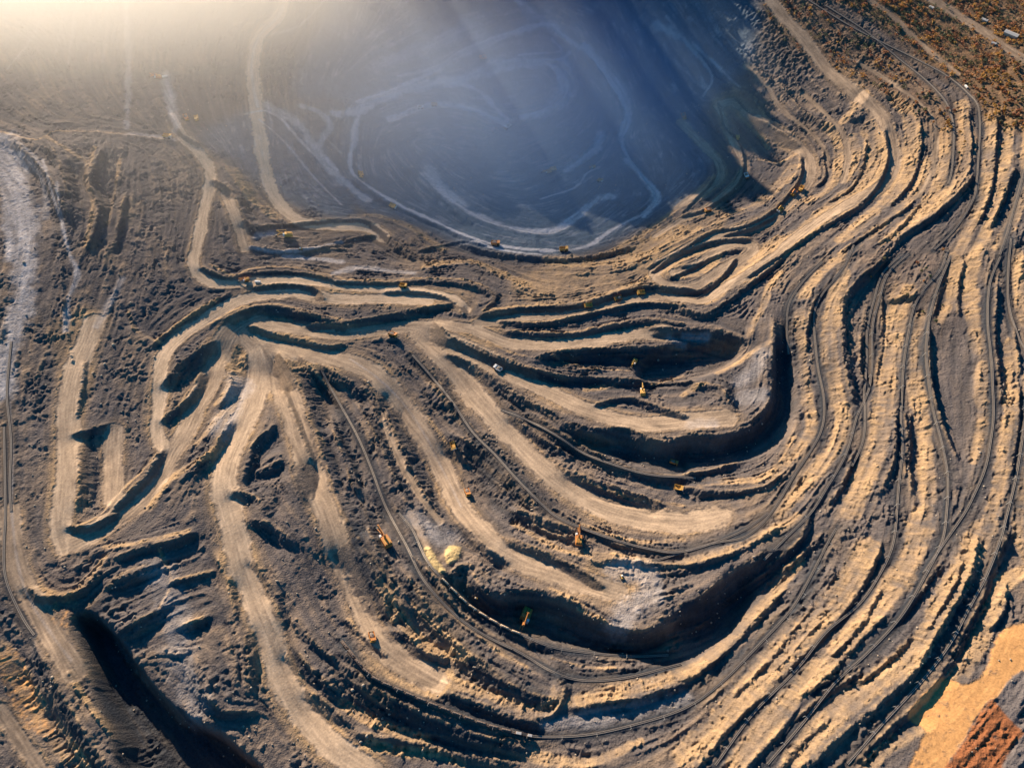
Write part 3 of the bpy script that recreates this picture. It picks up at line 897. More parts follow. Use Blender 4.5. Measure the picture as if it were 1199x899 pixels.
# ------------------------------------------------------------------ colour masks: kinds of ground, plus painted sunlit and shaded tone
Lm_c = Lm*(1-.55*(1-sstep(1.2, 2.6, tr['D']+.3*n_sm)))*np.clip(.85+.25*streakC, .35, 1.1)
sun_face = np.clip(Lm_c*0.9+edge_r*0.4, 0, 1)  # slopes traced as sunlit, painted lighter
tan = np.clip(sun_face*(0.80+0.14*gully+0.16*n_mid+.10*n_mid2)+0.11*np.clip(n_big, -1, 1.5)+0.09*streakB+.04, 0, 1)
tan = tan*(1-0.85*mG)*(1-.9*mQ_shade)*(1-0.25*mM)
tan = np.clip(tan+0.45*rimw+.10*ridge*calm+0.75*mH*calm*(.8+.15*n_mid)+0.38*shoulder*(0.8+.2*n_mid), 0, 1)  # crest rims painted as lit edges; hardstand and shoulders are pale ground
roadv = road*np.clip(MK['RA']+0.10*streakA+0.06*n_mid, 0.1, 1.1)
# wheel bands darker in the centre of the wide haul roads
cen = np.exp(-(rr['D']/0.45)**2)*road*(rr['HW'] > 8)
roadv = np.clip(roadv-0.10*cen*(0.6+0.5*np.clip(streakB, -1, 1)), 0.02, 1.1)
dark = np.clip(1.1*mQ_shade+track*0.9*(1-0*road)+mK+0.35*Dm+0.18*np.clip(-streakB, 0, 2)+0.55*(1-sstep(1.6, 3.2, tr['D']+.4*n_sm))*(1-road)*(1-.5*mZ), 0, 1)  # hollow, valley strips and away-facing faces carry painted shade
ATTR = dict(road=road, roadv=roadv, tan=tan, dark=dark, dust_relief=np.clip(mWz*(1+0.12*streakB+.1*n_sm), 0, 1.1), blue=mZ,
            orange=np.clip(mO*1.2-mU*1.5-mN*1.5, 0, 1), rust=mU*(1-mN), gray=mN, sulph=mY,
            veg=np.clip(mV*1.1-road*.9-track*.7, 0, 1), streak=streakA*0.5+0.35*streakB+0.3*n_sm)
# ------------------------------------------------------------------ terrain mesh (rows get coarser with distance)
NR, NC = 1380, 1500
tt = np.linspace(0, 1, NR); ys = Y0+40+(Y1-Y0-80)*(0.52*tt+0.48*tt**2)
ss = np.linspace(-1, 1, NC)
hwid = 840+ (X1-60-840)*np.clip((ys-0)/1900, 0, 1)
VX = (ss[None]*hwid[:, None]); VY = np.repeat(ys[:, None], NC, 1)
for _k in ('orange', 'rust', 'gray', 'sulph'):
    ATTR[_k] = sstep(.2, .85, ATTR[_k]+.16*n_sm+.10*n_mid)*(ATTR[_k] > .03)
VZ = G.sample(Z, VX, VY)
co = np.stack([VX, VY, VZ], 2).reshape(-1, 3).astype(np.float32)
idx = np.arange(NR*NC, dtype=np.int32).reshape(NR, NC)
quads = np.stack([idx[:-1, :-1], idx[:-1, 1:], idx[1:, 1:], idx[1:, :-1]], 2).reshape(-1, 4)
fcx = co[quads].mean(1)
AV = {k: G.sample(v.astype(np.float32), VX, VY).reshape(-1).astype(np.float32) for k, v in ATTR.items()}
def near_id(A, x, y):
    ix = np.clip(((x-X0)/G.c).astype(int), 0, G.nx-1); iy = np.clip(((y-Y0)/G.c).astype(int), 0, G.ny-1); return A[iy, ix]
face_road = near_id(road, fcx[:, 0], fcx[:, 1]) > 0.5
face_rid = near_id(MK['RID'], fcx[:, 0], fcx[:, 1])
col = bpy.context.scene.collection
# grid normals for smooth shading over the seams
gzy, gzx = np.gradient(Z, G.c)
def mesh_from(name, faces, mat):
    used = np.unique(faces); remap = np.zeros(len(co), np.int32); remap[used] = np.arange(len(used), dtype=np.int32)
    me = bpy.data.meshes.new(name); v = co[used]; f = remap[faces]
    me.vertices.add(len(v)); me.vertices.foreach_set('co', v.ravel())
    me.loops.add(f.size); me.loops.foreach_set('vertex_index', f.ravel())
    me.polygons.add(len(f)); me.polygons.foreach_set('loop_start', np.arange(0, f.size, 4, dtype=np.int32)); me.polygons.foreach_set('loop_total', np.full(len(f), 4, np.int32))
    me.polygons.foreach_set('use_smooth', np.ones(len(f), bool))
    me.update(calc_edges=True)
    for k, a in AV.items():
        at = me.attributes.new(k, 'FLOAT', 'POINT'); at.data.foreach_set('value', a[used])
    me.materials.append(mat)
    o = bpy.data.objects.new(name, me); col.objects.link(o); o['kind'] = 'structure'
    return o
# ------------------------------------------------------------------ materials
def nmat(name):
    m = bpy.data.materials.new(name); m.use_nodes = True; nt = m.node_tree; nt.nodes.clear()
    out = nt.nodes.new('ShaderNodeOutputMaterial'); b = nt.nodes.new('ShaderNodeBsdfPrincipled')
    nt.links.new(b.outputs[0], out.inputs[0]); return m, nt, b
def ramp_mix(nt, fac, a, b):
    n = nt.nodes.new('ShaderNodeMix'); n.data_type = 'RGBA'
    if isinstance(fac, (int, float)): n.inputs[0].default_value = fac
    else: nt.links.new(fac, n.inputs[0])
    for s, v in ((6, a), (7, b)):
        if isinstance(v, tuple): n.inputs[s].default_value = (*v, 1)
        else: nt.links.new(v, n.inputs[s])
    return n.outputs[2]
def mth(nt, op, a, b=None, clamp=False):
    n = nt.nodes.new('ShaderNodeMath'); n.operation = op; n.use_clamp = clamp
    for i, v in enumerate((a, b)):
        if v is None: continue
        if isinstance(v, (int, float)): n.inputs[i].default_value = v
        else: nt.links.new(v, n.inputs[i])
    return n.outputs[0]
def noise(nt, scale, detail=4, rough=.6, coord=None):
    n = nt.nodes.new('ShaderNodeTexNoise'); n.inputs['Scale'].default_value = scale
    n.inputs['Detail'].default_value = detail; n.inputs['Roughness'].default_value = rough
    nt.links.new(coord, n.inputs['Vector']); return n.outputs[0]
def terrain_mat():
    m, nt, b = nmat('mine_soil')
    geo = nt.nodes.new('ShaderNodeNewGeometry'); P = geo.outputs['Position']
    def at(k):
        a = nt.nodes.new('ShaderNodeAttribute'); a.attribute_name = k; return a.outputs['Fac']
    st = at('streak')
    n1 = noise(nt, 0.45, 5, .65, P); n2 = noise(nt, 0.03, 4, .6, P); n3 = noise(nt, 0.11, 4, .6, P)
    c = ramp_mix(nt, n2, C_SOIL_A, C_SOIL_B)
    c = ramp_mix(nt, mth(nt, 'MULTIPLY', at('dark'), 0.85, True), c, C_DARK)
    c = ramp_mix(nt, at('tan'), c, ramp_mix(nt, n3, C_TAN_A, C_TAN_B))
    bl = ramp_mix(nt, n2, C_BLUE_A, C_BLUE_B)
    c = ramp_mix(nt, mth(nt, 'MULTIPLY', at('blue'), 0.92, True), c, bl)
    rc = ramp_mix(nt, at('roadv'), C_ROAD_A, C_ROAD_B)
    c = ramp_mix(nt, mth(nt, 'MULTIPLY', at('road'), 0.88, True), c, rc)
    c = ramp_mix(nt, mth(nt, 'MULTIPLY', at('dust_relief'), 0.88, True), c, C_DUST)
    vg = ramp_mix(nt, n3, C_VEG_A, C_VEG_B)
    c = ramp_mix(nt, mth(nt, 'MULTIPLY', at('veg'), 0.8, True), c, vg)
    c = ramp_mix(nt, at('orange'), c, ramp_mix(nt, n3, (.42, .215, .085), (.56, .31, .125)))
    c = ramp_mix(nt, at('rust'), c, ramp_mix(nt, n3, (.20, .075, .035), (.30, .12, .05)))
    c = ramp_mix(nt, at('gray'), c, (.13, .115, .115))
    c = ramp_mix(nt, at('sulph'), c, (.50, .37, .18))
    # value variation: flow streaks + speckle
    v = mth(nt, 'ADD', mth(nt, 'MULTIPLY', st, 0.13), mth(nt, 'MULTIPLY', mth(nt, 'SUBTRACT', n1, 0.5), 0.9))
    v = mth(nt, 'ADD', v, 1.0); v = mth(nt, 'MAXIMUM', v, 0.35)
    vm = nt.nodes.new('ShaderNodeVectorMath'); vm.operation = 'SCALE'; nt.links.new(c, vm.inputs[0]); nt.links.new(v, vm.inputs['Scale'])
    nt.links.new(vm.outputs[0], b.inputs['Base Color'])
    b.inputs['Roughness'].default_value = 0.95; b.inputs['Specular IOR Level'].default_value = 0.15
    bp = nt.nodes.new('ShaderNodeBump'); bp.inputs['Strength'].default_value = 0.8; bp.inputs['Distance'].default_value = 1.6
    vo = nt.nodes.new('ShaderNodeTexVoronoi'); vo.inputs['Scale'].default_value = 0.42; vo.inputs['Randomness'].default_value = 1.0
    wv = nt.nodes.new('ShaderNodeVectorMath'); wv.operation = 'SCALE'; wv.inputs['Scale'].default_value = 1.0; nt.links.new(P, wv.inputs[0]); nt.links.new(wv.outputs[0], vo.inputs['Vector'])
    crag = mth(nt, 'MULTIPLY', mth(nt, 'SUBTRACT', 1.0, vo.outputs['Distance']), mth(nt, 'MULTIPLY', noise(nt, 0.05, 3, .6, P), 1.2))
    n1 = mth(nt, 'ADD', n1, mth(nt, 'MULTIPLY', crag, .65))
    hgt = mth(nt, 'MULTIPLY', n1, mth(nt, 'MULTIPLY', mth(nt, 'SUBTRACT', 1.0, mth(nt, 'MULTIPLY', at('road'), 0.8)), mth(nt, 'SUBTRACT', 1.0, mth(nt, 'MULTIPLY', at('orange'), 0.8))))
    nt.links.new(hgt, bp.inputs['Height']); nt.links.new(bp.outputs[0], b.inputs['Normal'])
    return m
C_SOIL_A, C_SOIL_B = (.074, .070, .077), (.142, .118, .108)
C_DARK = (.026, .034, .046)  # dark ground, and the navy of painted shade
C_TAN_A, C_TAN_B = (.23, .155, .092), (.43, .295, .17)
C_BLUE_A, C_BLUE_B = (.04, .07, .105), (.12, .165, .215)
C_ROAD_A, C_ROAD_B = (.13, .098, .075), (.52, .385, .265)
C_DUST = (.46, .44, .45)
C_VEG_A, C_VEG_B = (.085, .07, .045), (.23, .12, .055)
def flat_mat(name, colr, rough=.6, metal=0.0, var=.25, scale=1.2):
    m, nt, b = nmat(name); geo = nt.nodes.new('ShaderNodeTexCoord')
    n = noise(nt, scale, 4, .6, geo.outputs['Object'])
    d = tuple(c*(1-var) for c in colr); l = tuple(min(1, c*(1+var)) for c in colr)
    nt.links.new(ramp_mix(nt, n, d, l), b.inputs['Base Color'])
    b.inputs['Roughness'].default_value = rough; b.inputs['Metallic'].default_value = metal; return m
M_TER = terrain_mat()
M = dict(yellow=flat_mat('dusty_yellow_paint', (.52, .29, .06), .65), orange=flat_mat('orange_paint', (.50, .20, .05), .65), white=flat_mat('white_paint', (.72, .70, .66), .5),
 darkm=flat_mat('dark_steel', (.05, .048, .045), .7), tyre=flat_mat('tyre_rubber', (.025, .024, .024), .9), glass=flat_mat('cab_glass', (.03, .04, .05), .15),
 rail=flat_mat('worn_rail_steel', (.46, .40, .34), .5, .1), wood=flat_mat('sleeper_concrete', (.13, .112, .095), .9), ballast=flat_mat('crushed_stone_ballast', (.095, .08, .072), .95, 0, .4, .8),
 wagon=flat_mat('rusty_wagon_steel', (.11, .065, .048), .8, 0, .4), load=flat_mat('ore_load', (.50, .385, .27), .95, 0, .35, .7), loadd=flat_mat('dark_ore_load', (.13, .10, .085), .95, 0, .35, .7),
 loco=flat_mat('locomotive_paint', (.10, .06, .05), .6), locow=flat_mat('locomotive_pale_roof', (.62, .56, .5), .6), mast=flat_mat('galvanised_mast', (.42, .40, .37), .6),
 rock=flat_mat('rock', (.34, .28, .22), .95, 0, .35, .5), bark=flat_mat('bark', (.12, .09, .06), .95), roofw=flat_mat('pale_sheet_roof', (.42, .41, .39), .5), wallb=flat_mat('plaster_wall', (.42, .38, .33), .8),
 bodyload=flat_mat('truck_load', (.24, .19, .15), .95))
LEAF = [flat_mat('leaf_'+n, c, .8, 0, .4, .6) for n, c in (('orange', (.46, .19, .045)), ('rust', (.32, .12, .05)), ('olive', (.15, .13, .05)), ('green', (.06, .085, .04)), ('gold', (.52, .29, .07)))]
# ------------------------------------------------------------------ terrain objects: ground + one object per haul road
grd = mesh_from('ground', quads[~face_road], M_TER)
Rf = [f for f in FEATS if f['k'] == 'R']
terr = [grd]
for i in range(len(Rf)):
    q = quads[face_road & (face_rid == i)]
    if len(q) > 30: terr.append(mesh_from('haul_road', q, M_TER))
def zat(x, y): return float(G.sample(Z, np.array([x]), np.array([y]))[0])
def nrm_at(x, y):
    gx = float(G.sample(gzx, np.array([x]), np.array([y]))[0]); gy = float(G.sample(gzy, np.array([x]), np.array([y]))[0]); return gx, gy
for o in terr:
    me = o.data; n = len(me.vertices); c = np.empty(n*3, np.float32); me.vertices.foreach_get('co', c); c = c.reshape(-1, 3)
    nx = -G.sample(gzx, c[:, 0], c[:, 1]); ny = -G.sample(gzy, c[:, 0], c[:, 1]); nn = np.stack([nx, ny, np.ones_like(nx)], 1); nn /= np.linalg.norm(nn, axis=1)[:, None]
    me.normals_split_custom_set_from_vertices(nn.astype(np.float32).tolist() if n < 0 else nn.astype(np.float32))
# land beyond the detailed area, out to the horizon
bm = bmesh.new(); rim = []
bxs = [(-hwid[0]-0, ys[0]), (hwid[0], ys[0])]
step = 20
inner = [(co[idx[0, j]]) for j in range(0, NC-1, step)]+[(co[idx[i, NC-1]]) for i in range(0, NR-1, step)]+[(co[idx[NR-1, j]]) for j in range(NC-1, 0, -step)]+[(co[idx[i, 0]]) for i in range(NR-1, 0, -step)]
cx0, cy0 = 0.0, 1000.0
rings = [[bm.verts.new((float(p[0]), float(p[1]), float(p[2])-0.5)) for p in inner]]
for k_, (sc_, zz) in enumerate(((1.25, 60), (1.8, 60), (3.5, 40), (12, 20))):
    rings.append([bm.verts.new((cx0+(p[0]-cx0)*sc_, cy0+(p[1]-cy0)*sc_, zz+(60-20*k_*0)*math.sin(p[0]*.004+k_)*0.4)) for p in inner])
for a, b in zip(rings[:-1], rings[1:]):
    for i in range(len(a)): 
        j = (i+1) % len(a); bm.faces.new((a[i], b[i], b[j], a[j]))
me = bpy.data.meshes.new('terrain'); bm.to_mesh(me); bm.free(); me.materials.append(flat_mat('outer_land', (.13, .09, .045), .95, 0, .5, .02))
o = bpy.data.objects.new('terrain', me); col.objects.link(o); o['kind'] = 'structure'
print('terrain objs', len(terr), round(time.time()-T0, 1))
# ------------------------------------------------------------------ small mesh helpers
def box(bm, x0, x1, y0, y1, z0, z1, taper=0.0):
    v = [bm.verts.new(p) for p in ((x0, y0, z0), (x1, y0, z0), (x1, y1, z0), (x0, y1, z0), (x0+taper, y0+taper, z1), (x1-taper, y0+taper, z1), (x1-taper, y1-taper, z1), (x0+taper, y1-taper, z1))]
    for f in ((0, 3, 2, 1), (4, 5, 6, 7), (0, 1, 5, 4), (1, 2, 6, 5), (2, 3, 7, 6), (3, 0, 4, 7)): bm.faces.new([v[i] for i in f])
    return v
def prism(bm, prof, y0, y1):
    """profile in xz extruded along y"""
    a = [bm.verts.new((x, y0, z)) for x, z in prof]; b = [bm.verts.new((x, y1, z)) for x, z in prof]; n = len(prof)
    bm.faces.new(a); bm.faces.new(b[::-1])
    for i in range(n): j = (i+1) % n; bm.faces.new((a[j], a[i], b[i], b[j]))
def cyl(bm, c, r, h, axis='y', n=12):
    a, b = [], []
    for i in range(n):
        t = 2*math.pi*i/n; u, v = r*math.cos(t), r*math.sin(t)
        if axis == 'y': a.append(bm.verts.new((c[0]+u, c[1]-h/2, c[2]+v))); b.append(bm.verts.new((c[0]+u, c[1]+h/2, c[2]+v)))
        else: a.append(bm.verts.new((c[0]+u, c[1]+v, c[2]-h/2))); b.append(bm.verts.new((c[0]+u, c[1]+v, c[2]+h/2)))
    bm.faces.new(a); bm.faces.new(b[::-1])
    for i in range(n): j = (i+1) % n; bm.faces.new((a[j], a[i], b[i], b[j]))
def obj(name, bm, mat, parent=None, bevel=0):
    if bevel: bmesh.ops.bevel(bm, geom=bm.edges[:], offset=bevel, segments=1, affect='EDGES', clamp_overlap=True)
    bmesh.ops.recalc_face_normals(bm, faces=bm.faces[:])
    me = bpy.data.meshes.new(name); bm.to_mesh(me); bm.free(); me.materials.append(mat)
    o = bpy.data.objects.new(name, me); col.objects.link(o)
    if parent: o.parent = parent
    return o
def thing(name, label, cat, group=None):
    o = bpy.data.objects.new(name, None); col.objects.link(o); o['label'] = label; o['category'] = cat
    if group: o['group'] = group
    return o
def dup(root):
    def rec(o, par):
        c = o.copy(); col.objects.link(c)
        if par: c.parent = par
        for ch in [k for k in col.objects if k.parent == o]: rec(ch, c)
        return c
    return rec(root, None)
KIDS = {}
def dup_fast(root):
    """copy a thing and each of its parts and sub-parts"""
    if root.name not in KIDS: KIDS[root.name] = list(root.children)
    r = root.copy(); col.objects.link(r)
    for ch in KIDS[root.name]:
        c = ch.copy(); col.objects.link(c); c.parent = r
        if ch.name not in KIDS: KIDS[ch.name] = list(ch.children)
        for g_ in KIDS[ch.name]:
            d = g_.copy(); col.objects.link(d); d.parent = c
    return r
def NB(): return bmesh.new()
def px2w(u, v, surf=None):
    XY, t = project(gl, Zs, np.array([[u, v]], float))
    # refine on the fine surface
    d = ray_dir(np.array([[u, v]], float))[0]; T = np.linspace(t[0]-60, t[0]+60, 400)
    zz = G.sample(Z, d[0]*T, d[1]*T); below = (H_CAM+d[2]*T) <= zz; i = int(np.argmax(below)) if below.any() else 200
    return d[0]*T[i], d[1]*T[i], float(zz[i])
def settle(o, x, y, yaw, L=4.0, lift=0.0):
    """set on the ground, tilted with it"""
    gx = (zat(x+L, y)-zat(x-L, y))/(2*L); gy = (zat(x, y+L)-zat(x, y-L))/(2*L)
    gx = max(-.35, min(.35, gx)); gy = max(-.35, min(.35, gy))
    zc = (zat(x+L/2, y)+zat(x-L/2, y)+zat(x, y+L/2)+zat(x, y-L/2)+zat(x, y))/5
    nz = Vector((-gx, -gy, 1)).normalized(); q = Vector((0, 0, 1)).rotation_difference(nz) @ Quaternion((0, 0, 1), yaw)
    o.rotation_mode = 'QUATERNION'; o.rotation_quaternion = q; o.location = (x, y, zc+lift)
# ------------------------------------------------------------------ haul truck (front towards +x, 12 m)
def make_truck(paint, bedpaint, loaded):
    t = thing('haul_truck', 'x', 'dump truck', 'haul trucks working in the mine')
    b = NB(); box(b, -5.2, 5.4, -1.6, 1.6, 1.3, 2.5); box(b, 4.2, 5.9, -2.9, 2.9, 1.7, 3.1, .1); obj('chassis', b, M[paint], t)
    b = NB(); prism(b, [(-6.0, 3.6), (-5.2, 5.6), (2.6, 5.5), (3.0, 6.0), (6.0, 6.1), (6.0, 5.75), (3.2, 5.6), (2.4, 3.2), (-1, 2.7), (-4.2, 2.7)], -3.1, -2.8)
    prism(b, [(-6.0, 3.6), (-5.2, 5.6), (2.6, 5.5), (3.0, 6.0), (6.0, 6.1), (6.0, 5.75), (3.2, 5.6), (2.4, 3.2), (-1, 2.7), (-4.2, 2.7)], 2.8, 3.1)
    prism(b, [(-6.0, 3.6), (-4.2, 2.7), (-1, 2.7), (2.4, 3.2), (3.2, 5.6), (6.0, 5.75), (6.0, 6.05), (2.95, 5.95), (2.1, 3.5), (-1, 3.0), (-4.2, 3.0), (-6, 3.9)], -2.8, 2.8)
    bed = obj('dump_body', b, M[bedpaint], t)
    if loaded:
        b = NB(); bmesh.ops.create_icosphere(b, subdivisions=2, radius=1)
        for v in b.verts: v.co = Vector((v.co.x*3.6-1.2, v.co.y*2.6, max(v.co.z, -.3)*1.7*(1+.15*math.sin(v.co.x*9+v.co.y*7))+4.3))
        obj('rock_load', b, M['bodyload'], bed)
    b = NB(); box(b, 3.5, 5.3, .6, 2.8, 3.1, 5.0, .12); cab = obj('cab', b, M['white' if paint == 'white' else paint], t)
    b = NB(); box(b, 5.22, 5.34, .8, 2.6, 3.9, 4.7); obj('windscreen', b, M['glass'], cab)
    for (x, y) in ((3.4, 2.35), (3.4, -2.35)):
        b = NB(); cyl(b, (x, y, 1.55), 1.55, 1.1, 'y', 16); obj('wheel', b, M['tyre'], t)
    for (x, y) in ((-3.1, 2.0), (-3.1, -2.0)):
        b = NB(); cyl(b, (x, y, 1.55), 1.55, 2.1, 'y', 16); obj('wheel', b, M['tyre'], t)
    return t
def make_excavator(paint='orange', s=1.0):
    t = thing('mining_excavator', 'x', 'excavator', 'mining excavators digging the benches')
    for y in (-2.9, 2.9):
        b = NB(); prism(b, [(-4.2, .5), (-3.6, 0), (3.6, 0), (4.2, .5), (4.2, 1.1), (3.6, 1.6), (-3.6, 1.6), (-4.2, 1.1)], y-.75, y+.75); obj('crawler_track', b, M['darkm'], t)
    b = NB(); box(b, -2, 2, -2.2, 2.2, .7, 1.9); cyl(b, (0, 0, 2.1), 2.0, .5, 'z', 16); obj('undercarriage', b, M['darkm'], t)
    b = NB(); box(b, -6.6, 2.6, -3.3, 3.3, 2.3, 6.3, .15); box(b, -7.4, -6.6, -3.1, 3.1, 2.4, 5.0)
    h = obj('machine_house', b, M[paint], t)
    b = NB()
    for y in (-1.9, 0.0, 1.9): box(b, -6.0, -.8, y-.45, y+.45, 6.31, 6.9)
    obj('roof_vents', b, M['yellow'], h)
    b = NB(); box(b, 2.3, 4.6, 1.4, 3.3, 3.6, 6.6, .1); obj('cab', b, M['white'], h)
    b = NB(); prism(b, [(2.2, 3.0), (2.6, 4.2), (11.2, 10.2), (11.9, 9.5)], -.75, .75)
    prism(b, [(-1.0, 6.3), (-.4, 6.3), (.7, 10.4), (.2, 10.4)], -.9, .9); prism(b, [(.2, 10.2), (.5, 10.5), (11.2, 10.4), (11.2, 10.1)], -.25, .25)
    bo = obj('boom', b, M[paint], t)
    b = NB(); prism(b, [(4.6, 6.8), (5.0, 7.6), (12.4, 3.4), (12.1, 2.7)], -1.0, -.7); prism(b, [(4.6, 6.8), (5.0, 7.6), (12.4, 3.4), (12.1, 2.7)], .7, 1.0); ar = obj('dipper_arm', b, M[paint], t)
    b = NB(); prism(b, [(11.6, 3.9), (13.8, 3.6), (14.3, 1.2), (12.2, .8)], -1.4, 1.4)
    for y in (-1.1, -.4, .4, 1.1): box(b, 14.0, 14.9, y-.15, y+.15, 1.0, 1.35)
    obj('bucket', b, M['darkm'], ar)
    t.scale = (s, s, s); return t
def make_dozer():
    t = thing('bulldozer', 'x', 'bulldozer')
    for y in (-1.6, 1.6):
        b = NB(); prism(b, [(-2.6, .4), (-2.1, 0), (2.1, 0), (2.6, .4), (2.4, 1.2), (-2.6, 1.5)], y-.4, y+.4); obj('crawler_track', b, M['darkm'], t)
    b = NB(); box(b, -2.6, 2.3, -1.15, 1.15, .8, 2.2, .1); obj('body', b, M['yellow'], t)
    b = NB(); box(b, -1.7, .2, -1.0, 1.0, 2.2, 3.5, .15); obj('cab', b, M['white'], t)
    b = NB(); prism(b, [(3.0, .1), (3.5, .1), (3.3, .9), (3.5, 1.7), (3.1, 1.7), (2.9, .9)], -2.2, 2.2); box(b, 0, 3.0, -2.0, -1.8, .5, .8); box(b, 0, 3.0, 1.8, 2.0, .5, .8); obj('blade', b, M['darkm'], t)
    return t
def make_van():
    t = thing('service_truck', 'x', 'service truck')
    b = NB(); box(b, 1.8, 4.0, -1.25, 1.25, .9, 3.0, .15); c = obj('cab', b, M['white'], t)
    b = NB(); box(b, 3.86, 4.0, -1.0, 1.0, 1.9, 2.6); obj('windscreen', b, M['glass'], c)
    b = NB(); box(b, -4.0, 1.6, -1.3, 1.3, 1.1, 3.3, .05); obj('cargo_box', b, M['white'], t)
    b = NB(); box(b, -4.0, 3.6, -.9, .9, .6, 1.08); obj('chassis', b, M['darkm'], t)
    for x in (2.8, -2.6):
        for y in (-1.05, 1.05):
            b = NB(); cyl(b, (x, y, .55), .55, .4, 'y', 12); obj('wheel', b, M['tyre'], t)
    return t
TR = {'y': make_truck('yellow', 'yellow', False), 'l': make_truck('yellow', 'orange', True), 'w': make_truck('white', 'yellow', False), 'o': make_truck('orange', 'white', True)}
EX = make_excavator('orange'); EX2 = make_excavator('yellow'); DZ = make_dozer(); VN = make_van()
for t_ in TR.values(): t_['used'] = 0
PROTO = {**TR, 'E': EX, 'F': EX2, 'D': DZ, 'V': VN}
USED = set()
def place(kind, u, v, du, dv, label, cat=None, s=1.0):
    """at an image position, heading along an image direction"""
    x, y, z = px2w(u, v); x2, y2, z2 = px2w(u+du*6, v+dv*6)
    p = PROTO[kind]
    if kind in USED: o = dup_fast(p)
    else: o = p; USED.add(kind); KIDS[p.name] = list(p.children); [KIDS.setdefault(c.name, list(c.children)) for c in p.children]
    o['label'] = label
    if 'used' in o: del o['used']
    settle(o, x, y, math.atan2(y2-y, x2-x), 4.0); o.scale = (s, s, s)
    return o
VEH = """y 688 358 -1 .2 1.25 yellow haul truck on the shaded terrace road, leftmost of three in a row
l 723 350 -1 .25 1.25 loaded orange haul truck, middle of three on the shaded terrace road
y 750 344 -1 .1 1.25 bright yellow haul truck, rightmost of three on the shaded terrace road
o 583 433 -1 -.55 1.25 orange haul truck with a white body on the long road right of the fan
l 547 578 .3 1 1.2 loaded yellow haul truck alone low on the wide brown road
y 472 336 1 .1 1.2 yellow haul truck on the upper winding road above the grey rubble strip
l 460 394 1 .5 1.35 loaded haul truck at the junction where the haul roads fan out
w 532 522 .3 1 1.2 small haul truck parked by the dark hollow beside the wide brown haul road
F 753 461 0 -1 1.25 yellow excavator on the sunlit crest in the middle of the dark central pit
F 742 426 -.6 1 1.1 pale yellow excavator digging in the shadow at the top of the central pit
w 795 572 1 .2 1.2 haul truck in deep shade at the right end of the spoil terraces
l 788 543 1 .4 1.1 loaded haul truck at the foot of the grey spoil heap
E 451 634 -1 -1.6 1.75 large orange mining shovel in the dark trench beside the sulphur yellow heap
E 613 725 -.45 1.1 1.95 large orange mining shovel in the deep pit above the freight train
E 677 632 .05 -1 1.45 orange excavator on the narrow ledge beside a twisted earth ridge
l 435 747 .2 1 1.2 loaded haul truck tipping on the dark stained tip of the left spoil bank
F 336 278 -1 .1 1.5 yellow excavator on the grey bench below the pale curved road
D 352 292 1 .2 1.3 bulldozer pushing grey spoil just below the yellow excavator
E 288 329 -1 .15 0.95 orange excavator standing across the winding tan haul road
V 302 331 1 0 1.25 white service truck parked next to the orange excavator on the tan haul road
w 196 162 1 .1 1.4 haul truck on the hazy sunlit ridge crest left of the tan road
E 184 92 -1 .1 1.2 hazy orange excavator on the far pale bench in the sun glare
V 194 91 1 .1 1.4 white service truck shining in the sun glare by the far excavator
l 218 139 .5 1 1.3 loaded haul truck in the haze, left of the pair above the tan road
y 231 140 .2 1 1.3 yellow haul truck in the haze, right of the pair above the tan road
o 594 150 -1 .6 1.6 haul truck where two pale tracks meet, middle of the blue pit
F 641 202 -1 .1 1.1 yellow excavator loading a truck at the end of the dark ramp in the blue pit
y 647 199 -1 .4 1.3 haul truck beside the loading yellow excavator in the blue pit
F 695 197 -.8 .3 .8 small excavator under the three way ramp fork in the blue pit
w 703 213 1 .3 1.2 haul truck beside the long straight ramp in the blue pit
l 565 69 -1 .2 1.5 haul truck on the upper pale road of the blue pit
y 422 206 .2 1 1.5 haul truck on the left rim road of the blue pit
w 461 242 1 .6 1.4 haul truck on the lower left rim road of the blue pit
o 492 127 1 0 1.2 haul truck on the pale crescent bench, left of two in the blue pit
y 508 124 1 .1 1.2 haul truck on the pale crescent bench, right of two in the blue pit
l 580 287 1 .1 1.5 loaded haul truck on the lowest rim road at the bottom of the blue pit
y 660 294 1 0 1.5 haul truck on the sunlit lip road right of the small hairpin
l 801 138 .3 1 1.6 haul truck on the right hand rim road of the blue pit
y 863 163 .3 1 1.2 haul truck on the narrow road inside the upper right hairpin
o 874 207 .5 1 1.2 haul truck in the dark gap below the upper right hairpin
y 938 222 -.6 1 1.25 haul truck on the big curved terrace, upper one of three
l 928 227 -.6 1 1.25 haul truck on the big curved terrace, middle one of three
w 912 246 -.8 1 1.25 haul truck on the big curved terrace, lowest of three
l 829 248 -1 .1 1.2 haul truck in the shade where two rim roads join right of the blue pit
D 558 700 1 .3 .9 yellow bulldozer on the rubble slope above the deep pit
V 1131 103 1 1 1.2 white service truck on the dirt road through the autumn scrub
D 728 676 .4 1 1.3 bulldozer on the round turning pad at the end of the wide haul road"""
for ln in VEH.splitlines():
    p = ln.split(' ', 6); s_ = p[5]
    place(p[0], float(p[1]), float(p[2]), float(p[3]), float(p[4]), p[6], s=float(s_)*0.92)
print('vehicles', round(time.time()-T0, 1))
